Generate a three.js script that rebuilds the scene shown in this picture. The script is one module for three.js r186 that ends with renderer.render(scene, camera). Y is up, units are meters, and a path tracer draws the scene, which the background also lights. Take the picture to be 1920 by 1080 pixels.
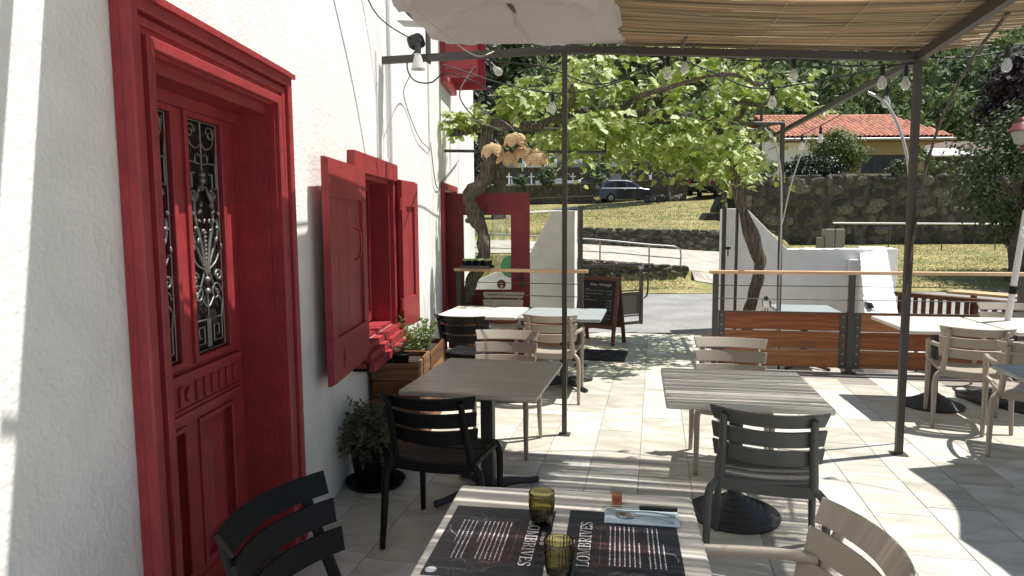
import * as THREE from 'three';
import { mergeGeometries } from 'three/addons/utils/BufferGeometryUtils.js';
import { RoundedBoxGeometry } from 'three/addons/geometries/RoundedBoxGeometry.js';
import { ImprovedNoise } from 'three/addons/math/ImprovedNoise.js';

// ---------- camera, sky, sun, exposure ----------
const scene = new THREE.Scene();
const R = Math.PI / 180;
const camera = new THREE.PerspectiveCamera(46.06, 1920 / 1080, 0.05, 2000);
camera.position.set(0, 1.65, 0);
camera.up.set(Math.sin(0.36 * R), Math.cos(0.36 * R), 0);
camera.lookAt(0, 1.65 - Math.sin(5.6 * R), -Math.cos(5.6 * R));
scene.add(camera);
const SUN = new THREE.Vector3(0.975 * Math.cos(66 * R), Math.sin(66 * R), -0.222 * Math.cos(66 * R)).normalize();
{
  const W = 256, H = 128, d = new Float32Array(W * H * 4), K = 1.8;
  for (let j = 0; j < H; j++) for (let i = 0; i < W; i++) {
    const el = ((j + 0.5) / H - 0.5) * Math.PI, t = Math.pow(Math.max(0, Math.sin(el)), 0.42), k = (j * W + i) * 4, lo = el < 0 ? 0.75 : 1;
    d[k] = K * lo * (0.205 * (1 - t) + 0.062 * t); d[k + 1] = K * lo * (0.225 * (1 - t) + 0.105 * t); d[k + 2] = K * lo * (0.245 * (1 - t) + 0.18 * t); d[k + 3] = 1;
  }
  const t = new THREE.DataTexture(d, W, H, THREE.RGBAFormat, THREE.FloatType); t.mapping = THREE.EquirectangularReflectionMapping; t.colorSpace = THREE.LinearSRGBColorSpace; t.magFilter = t.minFilter = THREE.LinearFilter; t.needsUpdate = true;
  scene.background = t; scene.environment = t;
}
const sun = new THREE.DirectionalLight(0xfffbf5, 5);
sun.position.copy(SUN).multiplyScalar(60).add(new THREE.Vector3(3, 0, -8)); sun.target.position.set(3, 0, -8);
sun.castShadow = true; sun.shadow.mapSize.set(4096, 4096); sun.shadow.radius = 1;
Object.assign(sun.shadow.camera, { left: -60, right: 60, top: 60, bottom: -60, near: 1, far: 200 });
sun.name = 'sun'; scene.add(sun, sun.target);
const renderer = new THREE.WebGLRenderer({ antialias: true });
renderer.toneMapping = THREE.LinearToneMapping;
renderer.toneMappingExposure = 1.45;
renderer.shadowMap.enabled = true;
renderer.setSize(1024, 576);

// ---------- helpers ----------
let seed = 7;
const rnd = () => { seed = (seed + 0x6d2b79f5) | 0; let t = Math.imul(seed ^ (seed >>> 15), 1 | seed); t = (t + Math.imul(t ^ (t >>> 7), 61 | t)) ^ t; return ((t ^ (t >>> 14)) >>> 0) / 4294967296; };
const rr = (a, b) => a + (b - a) * rnd();
const reseed = (n) => { seed = n; };
const V = (x, y, z) => new THREE.Vector3(x, y, z);
const P = (a) => (a.isVector3 ? a : new THREE.Vector3(...a));
const lerp = (a, b, t) => a + (b - a) * t;
const clamp = (x, a, b) => Math.min(b, Math.max(a, x));
const sst = (a, b, x) => { const t = clamp((x - a) / (b - a), 0, 1); return t * t * (3 - 2 * t); };
const pn = new ImprovedNoise();
const noise = (x, y, z = 0) => pn.noise(x, y, z);
const fbm = (x, y, z = 0, o = 4) => { let s = 0, a = 0.5, f = 1; for (let i = 0; i < o; i++) { s += a * pn.noise(x * f, y * f, z + i * 7.3); f *= 2.03; a *= 0.5; } return s; };
// noise that repeats every p units
const hash2 = (i, j, z) => { let h = Math.imul(i, 374761393) ^ Math.imul(j, 668265263) ^ Math.imul((z * 977) | 0, 2246822519); h = Math.imul(h ^ (h >>> 13), 1274126177); h ^= h >>> 16; return (h >>> 0) / 4294967296 * 6.28318; };
const tnoise = (x, y, p, z = 0, q = p) => { const i = Math.floor(x), j = Math.floor(y), fx = x - i, fy = y - j, w = (t) => t * t * t * (t * (t * 6 - 15) + 10), m = (a, n) => ((a % n) + n) % n, g = (a, b) => { const h = hash2(m(i + a, p), m(j + b, q), z); return Math.cos(h) * (fx - a) + Math.sin(h) * (fy - b); }, u = w(fx), v = w(fy); return 1.45 * lerp(lerp(g(0, 0), g(1, 0), u), lerp(g(0, 1), g(1, 1), u), v); };
function tex(w, h, fn, srgb = true, rep = [1, 1]) {
  const d = new Uint8Array(w * h * 4);
  for (let j = 0; j < h; j++) for (let i = 0; i < w; i++) {
    const c = fn(i / w, j / h), k = (j * w + i) * 4;
    const a = Array.isArray(c) ? c : [c, c, c];
    for (let n = 0; n < 3; n++) d[k + n] = clamp(Math.round(a[n] * 255), 0, 255);
    d[k + 3] = 255;
  }
  const t = new THREE.DataTexture(d, w, h); t.wrapS = t.wrapT = THREE.RepeatWrapping; t.magFilter = THREE.LinearFilter; t.minFilter = THREE.LinearMipmapLinearFilter; t.generateMipmaps = true;
  if (srgb) t.colorSpace = THREE.SRGBColorSpace;
  t.repeat.set(...rep); t.needsUpdate = true; return t;
}
const mat = (o) => { const { rgb, ...r } = o; const m = r.transmission !== undefined || r.clearcoat !== undefined || r.sheen !== undefined || r.specularIntensity !== undefined ? new THREE.MeshPhysicalMaterial(r) : new THREE.MeshStandardMaterial(r); if (rgb) m.color.setRGB(...rgb); return m; };
const used = new Map();
function numbered(n) { const k = used.get(n) || 0; used.set(n, k + 1); return k ? n + '_' + String(k).padStart(3, '0') : n; }
// box-projected uv in metres
function boxUV(g, rot = false) {
  const p = g.attributes.position, uv = new Float32Array(p.count * 2), a = V(0, 0, 0), b = V(0, 0, 0), c = V(0, 0, 0);
  for (let i = 0; i < p.count; i += 3) {
    a.fromBufferAttribute(p, i); b.fromBufferAttribute(p, i + 1); c.fromBufferAttribute(p, i + 2);
    const n = b.clone().sub(a).cross(c.clone().sub(a)), x = Math.abs(n.x), y = Math.abs(n.y), z = Math.abs(n.z);
    [a, b, c].forEach((q, k) => {
      let u, v;
      if (y >= x && y >= z) { u = q.x; v = q.z; } else if (x >= z) { u = q.z; v = q.y; } else { u = q.x; v = q.y; }
      if (rot) [u, v] = [v, u];
      uv[(i + k) * 2] = u; uv[(i + k) * 2 + 1] = v;
    });
  }
  g.setAttribute('uv', new THREE.BufferAttribute(uv, 2)); return g;
}
const plain = (g) => { const h = g.index ? g.toNonIndexed() : g; for (const k of Object.keys(h.attributes)) if (!['position', 'normal', 'uv', 'color'].includes(k)) h.deleteAttribute(k); if (!h.attributes.uv) h.setAttribute('uv', new THREE.BufferAttribute(new Float32Array(h.attributes.position.count * 2), 2)); return h; };
const join = (list) => { const l = list.flat(Infinity).map(plain); return l.length === 1 ? l[0] : mergeGeometries(l, false); };
const moved = (g, [x, y, z], [rx, ry, rz] = [0, 0, 0]) => { if (rx || ry || rz) g.applyMatrix4(new THREE.Matrix4().makeRotationFromEuler(new THREE.Euler(rx, ry, rz, 'YXZ'))); return g.translate(x, y, z); };
const box = (w, h, d, at = [0, 0, 0], rot) => moved(new THREE.BoxGeometry(w, h, d), at, rot);
const rbox = (w, h, d, r, at = [0, 0, 0], rot, seg = 2) => moved(new RoundedBoxGeometry(w, h, d, seg, r), at, rot);
// box given by its limits
const lim = (x0, x1, y0, y1, z0, z1) => box(x1 - x0, y1 - y0, z1 - z0, [(x0 + x1) / 2, (y0 + y1) / 2, (z0 + z1) / 2]);
function rod(a, b, r0, r1 = r0, n = 8, cap = true) {
  a = P(a); b = P(b); const l = a.distanceTo(b), g = new THREE.CylinderGeometry(r1, r0, l, n, 1, !cap); g.translate(0, l / 2, 0);
  g.applyQuaternion(new THREE.Quaternion().setFromUnitVectors(V(0, 1, 0), b.clone().sub(a).normalize())); return g.translate(a.x, a.y, a.z);
}
// square bar between two points
function bar(a, b, w, d = w, up = V(0, 1, 0)) {
  a = P(a); b = P(b); const l = a.distanceTo(b), dir = b.clone().sub(a).normalize();
  if (Math.abs(dir.dot(up)) > 0.99) up = V(0, 0, 1);
  const x = up.clone().cross(dir).normalize(), y = dir.clone().cross(x), g = new THREE.BoxGeometry(w, d, l);
  g.applyMatrix4(new THREE.Matrix4().makeBasis(x, y, dir)); const m = a.clone().add(b).multiplyScalar(0.5); return g.translate(m.x, m.y, m.z);
}
// tube along points with a radius for each point
function limb(pts, rad, n = 8, seg = 5, wob = 0) {
  const cu = new THREE.CatmullRomCurve3(pts.map(P), false, 'centripetal'), N = (pts.length - 1) * seg, fr = cu.computeFrenetFrames(N, false);
  const pos = [], idx = [], uv = []; let len = 0, last = null;
  for (let i = 0; i <= N; i++) {
    const t = i / N, c = cu.getPointAt(t); if (last) len += c.distanceTo(last); last = c;
    const k = t * (pts.length - 1), k0 = Math.min(Math.floor(k), pts.length - 2), r0 = Array.isArray(rad) ? lerp(rad[k0], rad[k0 + 1], k - k0) : rad;
    for (let j = 0; j <= n; j++) {
      const a = ((j % n) / n) * Math.PI * 2, r = r0 * (1 + (wob ? wob * noise(Math.cos(a) * 1.7 + c.y * 3, Math.sin(a) * 1.7, c.x * 4 + c.y * 5) * 2 : 0));
      const q = c.clone().addScaledVector(fr.normals[i], Math.cos(a) * r).addScaledVector(fr.binormals[i], Math.sin(a) * r);
      pos.push(q.x, q.y, q.z); uv.push((j / n) * r0 * 6.28, len);
    }
  }
  for (let i = 0; i < N; i++) for (let j = 0; j < n; j++) { const a = i * (n + 1) + j, b = a + n + 1; idx.push(a, a + 1, b, b, a + 1, b + 1); }
  const c0 = pos.length / 3;
  for (const e of [0, N]) { const c = cu.getPointAt(e / N); pos.push(c.x, c.y, c.z); uv.push(0, 0); const ci = pos.length / 3 - 1; for (let j = 0; j < n; j++) { const a = e * (n + 1) + j; e ? idx.push(ci, a, a + 1) : idx.push(ci, a + 1, a); } }
  const g = new THREE.BufferGeometry(); g.setAttribute('position', new THREE.Float32BufferAttribute(pos, 3)); g.setAttribute('uv', new THREE.Float32BufferAttribute(uv, 2)); g.setIndex(idx); g.computeVertexNormals(); return g;
}
const wire = (pts, r = 0.006, seg = 8, n = 5) => limb(pts, r, n, seg);
const sagPts = (a, b, sag, n = 6) => { a = P(a); b = P(b); const o = []; for (let i = 0; i <= n; i++) { const t = i / n, q = a.clone().lerp(b, t); q.y -= sag * 4 * t * (1 - t); o.push(q); } return o; };
// surface from a function of two parameters, with a thickness
function sheet(f, nu, nv, th = 0) {
  const pos = [], uv = [], idx = [];
  for (let s = 0; s < (th ? 2 : 1); s++) {
    for (let j = 0; j <= nv; j++) for (let i = 0; i <= nu; i++) {
      const u = i / nu, v = j / nv, q = f(u, v), e = 1e-3;
      if (s) { const du = f(Math.min(u + e, 1), v).sub(f(Math.max(u - e, 0), v)), dv = f(u, Math.min(v + e, 1)).sub(f(u, Math.max(v - e, 0))); q.addScaledVector(du.cross(dv).normalize(), -th); }
      pos.push(q.x, q.y, q.z); uv.push(u, v);
    }
  }
  const W = nu + 1, M = W * (nv + 1);
  for (let j = 0; j < nv; j++) for (let i = 0; i < nu; i++) { const a = j * W + i, b = a + W; idx.push(a, a + 1, b, b, a + 1, b + 1); if (th) idx.push(M + a, M + b, M + a + 1, M + b, M + b + 1, M + a + 1); }
  if (th) {
    const rim = []; for (let i = 0; i < nu; i++) rim.push([i, i + 1]); for (let j = 0; j < nv; j++) rim.push([j * W + nu, (j + 1) * W + nu]);
    for (let i = nu; i > 0; i--) rim.push([nv * W + i, nv * W + i - 1]); for (let j = nv; j > 0; j--) rim.push([j * W, (j - 1) * W]);
    for (const [a, b] of rim) idx.push(a, M + a, b, b, M + a, M + b);
  }
  const g = new THREE.BufferGeometry(); g.setAttribute('position', new THREE.Float32BufferAttribute(pos, 3)); g.setAttribute('uv', new THREE.Float32BufferAttribute(uv, 2)); g.setIndex(idx);
  const h = th ? g.toNonIndexed() : g; h.computeVertexNormals(); return h;
}
const lathe = (pts, n = 24) => new THREE.LatheGeometry(pts.map(([x, y]) => new THREE.Vector2(x, y)), n);
function extr(pts, d, holes = [], bevel = 0) {
  const s = new THREE.Shape(pts.map(([x, y]) => new THREE.Vector2(x, y)));
  for (const h of holes) s.holes.push(new THREE.Path(h.map(([x, y]) => new THREE.Vector2(x, y))));
  return new THREE.ExtrudeGeometry(s, { depth: d, bevelEnabled: bevel > 0, bevelSize: bevel, bevelThickness: bevel, bevelSegments: 1 });
}
const rect = (x0, y0, x1, y1) => [[x0, y0], [x1, y0], [x1, y1], [x0, y1]];
function mesh(name, geos, m, parent = scene, uvMode = 'box') {
  const g = join([geos]); if (uvMode === 'box') boxUV(g); else if (uvMode === 'rot') boxUV(g, true);
  const o = new THREE.Mesh(g, m); o.name = parent === scene ? numbered(name) : name; o.castShadow = o.receiveShadow = true; parent.add(o); return o;
}
function tag(o, label, category, group, kind) { o.userData.label = label; o.userData.category = category; if (group) o.userData.group = group; if (kind) o.userData.kind = kind; return o; }
function thing(name, label, category, [x, y, z] = [0, 0, 0], turn = 0, group) {
  const o = new THREE.Group(); o.name = numbered(name); o.position.set(x, y, z); o.rotation.y = turn; scene.add(o); return tag(o, label, category, group);
}
function struct(name, geos, m, uvMode = 'box') { const o = mesh(name, geos, m, scene, uvMode); o.userData.kind = 'structure'; return o; }
function dup(src, label, [x, y, z], turn, group) {
  const o = src.clone(); o.name = numbered(src.name.replace(/_\d{3}$/, '')); o.position.set(x, y, z); o.rotation.y = turn; o.userData = { ...src.userData, label }; if (group) o.userData.group = group; scene.add(o); return o;
}

// ---------- materials ----------
const T = {};
T.rough = tex(512, 512, (u, v) => { const a = tnoise(u * 40, v * 40, 40), b = tnoise(u * 90, v * 90, 90, 3), c = tnoise(u * 9, v * 9, 9, 6); return 0.45 + 0.34 * Math.max(a, -0.25) + 0.26 * b + 0.12 * c; }, false, [0.8, 0.8]);
T.plaster = tex(512, 512, (u, v) => { const a = tnoise(u * 5, v * 5, 5), b = tnoise(u * 22, v * 22, 22, 2), k = 0.915 + 0.03 * a + 0.025 * b; return [k, k * 0.995, k * 0.975]; }, true, [0.31, 0.31]);
T.fine = tex(256, 256, (u, v) => 0.5 + 0.35 * tnoise(u * 40, v * 40, 40) + 0.3 * tnoise(u * 90, v * 90, 90, 4), false, [3, 3]);
const woodTex = (base, dark, contrast, knots, s) => tex(512, 512, (u, v) => {
  let y = v * 10 + 0.9 * tnoise(u * 2, v * 4, 2, s, 4) + 0.25 * tnoise(u * 6, v * 8, 6, s + 4, 8);
  const ring = 0.5 + 0.5 * Math.sin(y * 6.283 + 2.5 * tnoise(u * 1, v * 3, 1, s + 9, 3)), fib = tnoise(u * 6, v * 130, 6, s + 2, 130), band = 0.5 + 0.5 * tnoise(u * 1, v * 6, 1, s + 13, 6);
  const t = clamp(contrast * (0.35 * ring + 0.45 * band + 0.35 * (fib + 0.3)), 0, 1); return [0, 1, 2].map((i) => lerp(base[i], dark[i], t));
}, true, [0.9, 1.1]);
T.oakPale = woodTex([0.845, 0.825, 0.775], [0.70, 0.675, 0.615], 0.75, 0, 1);
T.oakTaupe = woodTex([0.69, 0.66, 0.615], [0.55, 0.52, 0.475], 0.8, 0, 5);
T.greyWood = woodTex([0.66, 0.68, 0.68], [0.47, 0.50, 0.50], 0.9, 0, 8);
T.board = woodTex([0.74, 0.50, 0.31], [0.45, 0.26, 0.14], 1.0, 1, 12);
T.crate = woodTex([0.63, 0.47, 0.30], [0.36, 0.24, 0.14], 1.0, 0, 18);
T.rail = woodTex([0.88, 0.75, 0.58], [0.72, 0.56, 0.39], 0.9, 0, 21);
T.red = tex(512, 512, (u, v) => { const a = tnoise(u * 6, v * 6, 6), b = tnoise(u * 60, v * 20, 60, 3, 20), k = 1 + 0.10 * a + 0.09 * b; return [0.59 * k, 0.195 * k, 0.215 * k]; }, true, [1.2, 1.2]);
T.bark = tex(256, 512, (u, v) => { const a = tnoise(u * 14, v * 6, 14, 0, 6), b = tnoise(u * 30, v * 16, 30, 3, 16), k = 0.36 + 0.16 * a + 0.12 * b; return [k * 1.03, k * 0.93, k * 0.82]; }, true, [4, 1]);
T.barkBump = tex(256, 512, (u, v) => 0.5 + 0.4 * tnoise(u * 14, v * 6, 14, 0, 6) + 0.3 * tnoise(u * 30, v * 16, 30, 3, 16), false, [4, 1]);
T.stoneTint = tex(512, 512, (u, v) => { const a = tnoise(u * 7, v * 7, 7), b = tnoise(u * 30, v * 30, 30, 2), c = tnoise(u * 3, v * 3, 3, 5), k = 0.47 + 0.13 * a + 0.12 * b + 0.10 * c; return [k, k * 0.97, k * 0.90]; }, true, [0.7, 0.7]);
T.stoneBump = tex(512, 512, (u, v) => 0.5 + 0.35 * tnoise(u * 12, v * 12, 12) + 0.25 * tnoise(u * 30, v * 30, 30, 2), false, [0.7, 0.7]);
T.asphalt = tex(512, 512, (u, v) => { const k = 0.545 + 0.05 * tnoise(u * 120, v * 120, 120) + 0.055 * tnoise(u * 6, v * 6, 6, 3) + 0.03 * tnoise(u * 40, v * 40, 40, 1); return [k, k * 0.99, k * 0.965]; }, true, [0.25, 0.25]);
T.gravel = tex(512, 512, (u, v) => { const k = 0.69 + 0.10 * tnoise(u * 90, v * 90, 90) + 0.09 * tnoise(u * 9, v * 9, 9, 3); return [k, k * 0.955, k * 0.88]; }, true, [0.3, 0.3]);
T.grass = tex(1024, 1024, (u, v) => { const a = tnoise(u * 9, v * 9, 9), b = tnoise(u * 46, v * 46, 46, 2), c = tnoise(u * 140, v * 140, 140, 4), t = clamp(0.5 + 0.75 * a + 0.4 * b, 0, 1), k = 1 + 0.30 * c; return [lerp(0.46, 0.63, t) * k, lerp(0.46, 0.57, t) * k, lerp(0.27, 0.38, t) * k]; }, true, [0.09, 0.09]);
T.hill = tex(256, 256, (u, v) => { const k = 1 + 0.5 * tnoise(u * 20, v * 20, 20); return [0.19 * k, 0.25 * k, 0.13 * k]; }, true, [0.05, 0.05]);
const M = {
  plaster: mat({ map: T.plaster, bumpMap: T.rough, bumpScale: 0.0032, roughness: 0.95 }),
  smooth: mat({ map: T.plaster, bumpMap: T.fine, bumpScale: 0.0012, roughness: 0.92 }),
  red: mat({ map: T.red, roughness: 0.48, bumpMap: T.fine, bumpScale: 0.0005 }),
  redFlat: mat({ map: T.red, roughness: 0.6, color: 0xd8d8d8 }),
  iron: mat({ rgb: [0.22, 0.215, 0.20], roughness: 0.42, metalness: 0.55 }),
  dark: mat({ rgb: [0.012, 0.012, 0.013], roughness: 0.9 }),
  glassDark: mat({ rgb: [0.02, 0.022, 0.022], roughness: 0.06, metalness: 0 }),
  pane: mat({ rgb: [0.92, 0.95, 0.93], transmission: 1, thickness: 0, roughness: 0.02, ior: 1.45 }),
  steel: mat({ rgb: [0.075, 0.067, 0.058], roughness: 0.55, metalness: 0.3 }),
  black: mat({ rgb: [0.006, 0.006, 0.007], specularIntensity: 0.45, roughness: 0.5, bumpMap: T.fine, bumpScale: 0.0004 }),
  slate: mat({ rgb: [0.068, 0.070, 0.068], roughness: 0.5, bumpMap: T.fine, bumpScale: 0.0004 }),
  taupe: mat({ rgb: [0.33, 0.285, 0.225], roughness: 0.5, bumpMap: T.fine, bumpScale: 0.0004 }),
  oakPale: mat({ map: T.oakPale, roughness: 0.5, bumpMap: T.oakPale, bumpScale: 0.0006 }),
  oakTaupe: mat({ map: T.oakTaupe, roughness: 0.38, bumpMap: T.oakTaupe, bumpScale: 0.0006 }),
  greyWood: mat({ map: T.greyWood, roughness: 0.5 }),
  castIron: mat({ rgb: [0.028, 0.028, 0.03], roughness: 0.5, bumpMap: T.fine, bumpScale: 0.001 }),
  board: [0xffffff, 0xe6d5c4, 0xd6b79c].map((c) => mat({ map: T.board, color: c, roughness: 0.6, bumpMap: T.board, bumpScale: 0.001 })),
  rail: mat({ map: T.rail, roughness: 0.55 }),
  crate: [0xffffff, 0xcdb9a2].map((c) => mat({ map: T.crate, color: c, roughness: 0.8, bumpMap: T.crate, bumpScale: 0.002 })),
  soil: mat({ rgb: [0.035, 0.024, 0.016], roughness: 1 }),
  bark: mat({ map: T.bark, roughness: 0.95, bumpMap: T.barkBump, bumpScale: 0.012 }),
  reed: mat({ rgb: [0.36, 0.265, 0.17], roughness: 0.8, vertexColors: true }),
  fabric: mat({ rgb: [0.40, 0.375, 0.345], transmission: 0.06, thickness: 0, roughness: 1, bumpMap: T.fine, bumpScale: 0.0006 }),
  cable: mat({ rgb: [0.014, 0.014, 0.014], roughness: 0.42 }),
  bulb: mat({ rgb: [0.93, 0.93, 0.90], transmission: 0.72, thickness: 0, roughness: 0.06, ior: 1.45 }),
  chrome: mat({ rgb: [0.62, 0.62, 0.61], roughness: 0.18, metalness: 1 }),
  galv: mat({ rgb: [0.36, 0.36, 0.35], roughness: 0.45, metalness: 0.7 }),
  white: mat({ rgb: [0.78, 0.78, 0.76], roughness: 0.5 }),
  olive: mat({ rgb: [0.55, 0.52, 0.24], transmission: 0.85, thickness: 0, roughness: 0.05, ior: 1.5 }),
  wicker: mat({ rgb: [0.70, 0.52, 0.29], roughness: 0.8 }),
  stone: [[1.05, 1.03, 1], [0.7, 0.69, 0.67], [1.4, 1.34, 1.22], [0.45, 0.45, 0.44]].map((c) => mat({ map: T.stoneTint, rgb: c.map((x) => x * 0.66), roughness: 0.95, bumpMap: T.stoneBump, bumpScale: 0.012 })),
  mortar: mat({ map: T.stoneTint, rgb: [0.46, 0.44, 0.40], roughness: 1, bumpMap: T.stoneBump, bumpScale: 0.01 }),
  asphalt: mat({ map: T.asphalt, roughness: 0.95, bumpMap: T.asphalt, bumpScale: 0.004 }),
  gravel: mat({ map: T.gravel, roughness: 1, bumpMap: T.gravel, bumpScale: 0.01 }),
  grass: mat({ map: T.grass, roughness: 1, bumpMap: T.grass, bumpScale: 0.05 }),
  hill: mat({ map: T.hill, roughness: 1 }),
  leaf: (r, g, b, t = 0.45) => mat({ rgb: [r, g, b], transmission: t, thickness: 0, roughness: 0.75, side: THREE.DoubleSide }),
};
// frames of the place: the terrace's tiles and beams, and the house wall
const TH = -11.9 * R, WTH = -3.2 * R;
const E1 = V(Math.cos(11.9 * R), 0, Math.sin(11.9 * R)), E2 = V(Math.sin(11.9 * R), 0, -Math.cos(11.9 * R));
const W0 = V(-1.074, 0, -4.049), DW = V(Math.sin(3.2 * R), 0, -Math.cos(3.2 * R)), NW = V(Math.cos(3.2 * R), 0, Math.sin(3.2 * R));
const wallAt = (s, y, o = 0) => W0.clone().addScaledVector(DW, s).addScaledVector(NW, o).setY(y);
const PA = V(0.40, 0, -5.13);
const tileAt = (u, v, y = 0) => PA.clone().addScaledVector(E1, u).addScaledVector(E2, v).setY(y);

// ---------- the terrace floor ----------
T.tile = tex(1024, 1024, (u, v) => { const w = tnoise(u * 5, v * 5, 5, 2), vein = Math.pow(1 - Math.abs(tnoise(u * 4, v * 9 + w * 0.6, 4, 1, 9)), 9), b = tnoise(u * 7, v * 16, 7, 4, 16), f = tnoise(u * 80, v * 80, 80, 6), k = 0.765 + 0.06 * b - 0.075 * vein + 0.02 * f, y = clamp(0.5 + b * 1.5, 0, 1); return [k, k * lerp(0.985, 0.995, y), k * lerp(0.925, 0.965, y)]; }, true, [0.5, 0.5]);
M.tile = [0xffffff, 0xf4f0e8, 0xfbfaf5, 0xe9e6df].map((c) => mat({ map: T.tile, color: c, roughness: 0.6, bumpMap: T.tile, bumpScale: 0.0015 }));
M.grout = mat({ rgb: [0.26, 0.235, 0.20], roughness: 1 });
{
  reseed(11);
  const floor = new THREE.Group(); floor.name = 'terrace_floor'; floor.userData.kind = 'structure'; floor.position.copy(PA); floor.rotation.y = TH; scene.add(floor);
  // local x = across the rows, local -z = away from the camera
  mesh('mortar_bed', [lim(-4.2, 7.2, -0.25, -0.004, -2.74, 7.0), lim(-4.2, 1.34, -0.25, -0.004, -4.95, -2.74)], M.grout, floor); mesh('lower_slab', lim(1.34, 7.2, -0.3, -0.2, -4.95, -2.74), M.gravel, floor);
  const variants = new Map(), W = 0.3258, gap = 0.005;
  const tileGeo = (l, k) => {
    const key = l + '_' + k; if (variants.has(key)) return variants.get(key);
    const a = W / 2 - gap / 2, b = l / 2 - gap / 2, c = 0.002, q = [];
    const ring = (x, z, y) => [[-x, y, -z], [x, y, -z], [x, y, z], [-x, y, z]], t = ring(a - c, b - c, 0), m = ring(a, b, -c), d = ring(a, b, -0.02), quad = (p0, p1, p2, p3) => q.push(...p0, ...p1, ...p2, ...p0, ...p2, ...p3);
    quad(t[3], t[2], t[1], t[0]);
    for (let i = 0; i < 4; i++) { const j = (i + 1) % 4; quad(t[i], t[j], m[j], m[i]); quad(m[i], m[j], d[j], d[i]); }
    const g = new THREE.BufferGeometry(); g.setAttribute('position', new THREE.Float32BufferAttribute(q, 3)); g.computeVertexNormals();
    boxUV(g); const uv = g.attributes.uv; for (let i = 0; i < uv.count; i++) uv.setXY(i, uv.getX(i) + k * 0.437, uv.getY(i) + k * 0.713);
    variants.set(key, g); return g;
  };
  const all = [];
  for (let r = -13; r < 21; r++) {
    const x = 0.259 + W * (r + 0.5); let z = -4.93 - rr(0, 0.0);
    if (r % 2) { z -= 0; }
    let first = true;
    while (z < 6.6) { let l = [0.4, 0.5, 0.6, 0.65][Math.floor(rnd() * 4)]; if (first) { l = [0.2, 0.32, 0.45, 0.6][Math.floor(rnd() * 4)]; first = false; } all.push({ x, z: z + l / 2, l, k: Math.floor(rnd() * 7), m: Math.floor(rnd() * 4), dy: rr(-0.0012, 0.0012) }); z += l; }
  }
  const toW = (t) => tileAt(t.x, -t.z), visible = (p) => { const q = p.clone().project(camera); return q.z < 1 && Math.abs(q.x) < 1.05 && Math.abs(q.y) < 1.1 && p.z < -1; };
  camera.updateMatrixWorld(); camera.updateProjectionMatrix();
  all.forEach((t) => { const p = toW(t), wall = p.clone().sub(W0).dot(NW); t.skip = wall < -0.2 || (t.x > 1.3 && t.z - t.l / 2 < -2.72); t.d = visible(p) ? p.distanceTo(camera.position) : 1e3 + p.length(); });
  const list = all.filter((t) => !t.skip).sort((a, b) => a.d - b.d), rest = [];
  list.forEach((t, i) => {
    const g = tileGeo(t.l, t.k);
    if (i < 295) { const o = new THREE.Mesh(g, M.tile[t.m]); o.name = 'tile'; o.position.set(t.x, t.dy, t.z); o.castShadow = o.receiveShadow = true; floor.add(o); }
    else rest.push(g.clone().translate(t.x, t.dy, t.z));
  });
  const o = mesh('tiles', rest, M.tile[0], floor, ''); o.userData.kind = 'stuff';
}

// ---------- the house ----------
const house = thing('house', 'white roughcast house with red entrance door, red shutters and red glass door', 'house', W0.toArray(), WTH);
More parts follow.
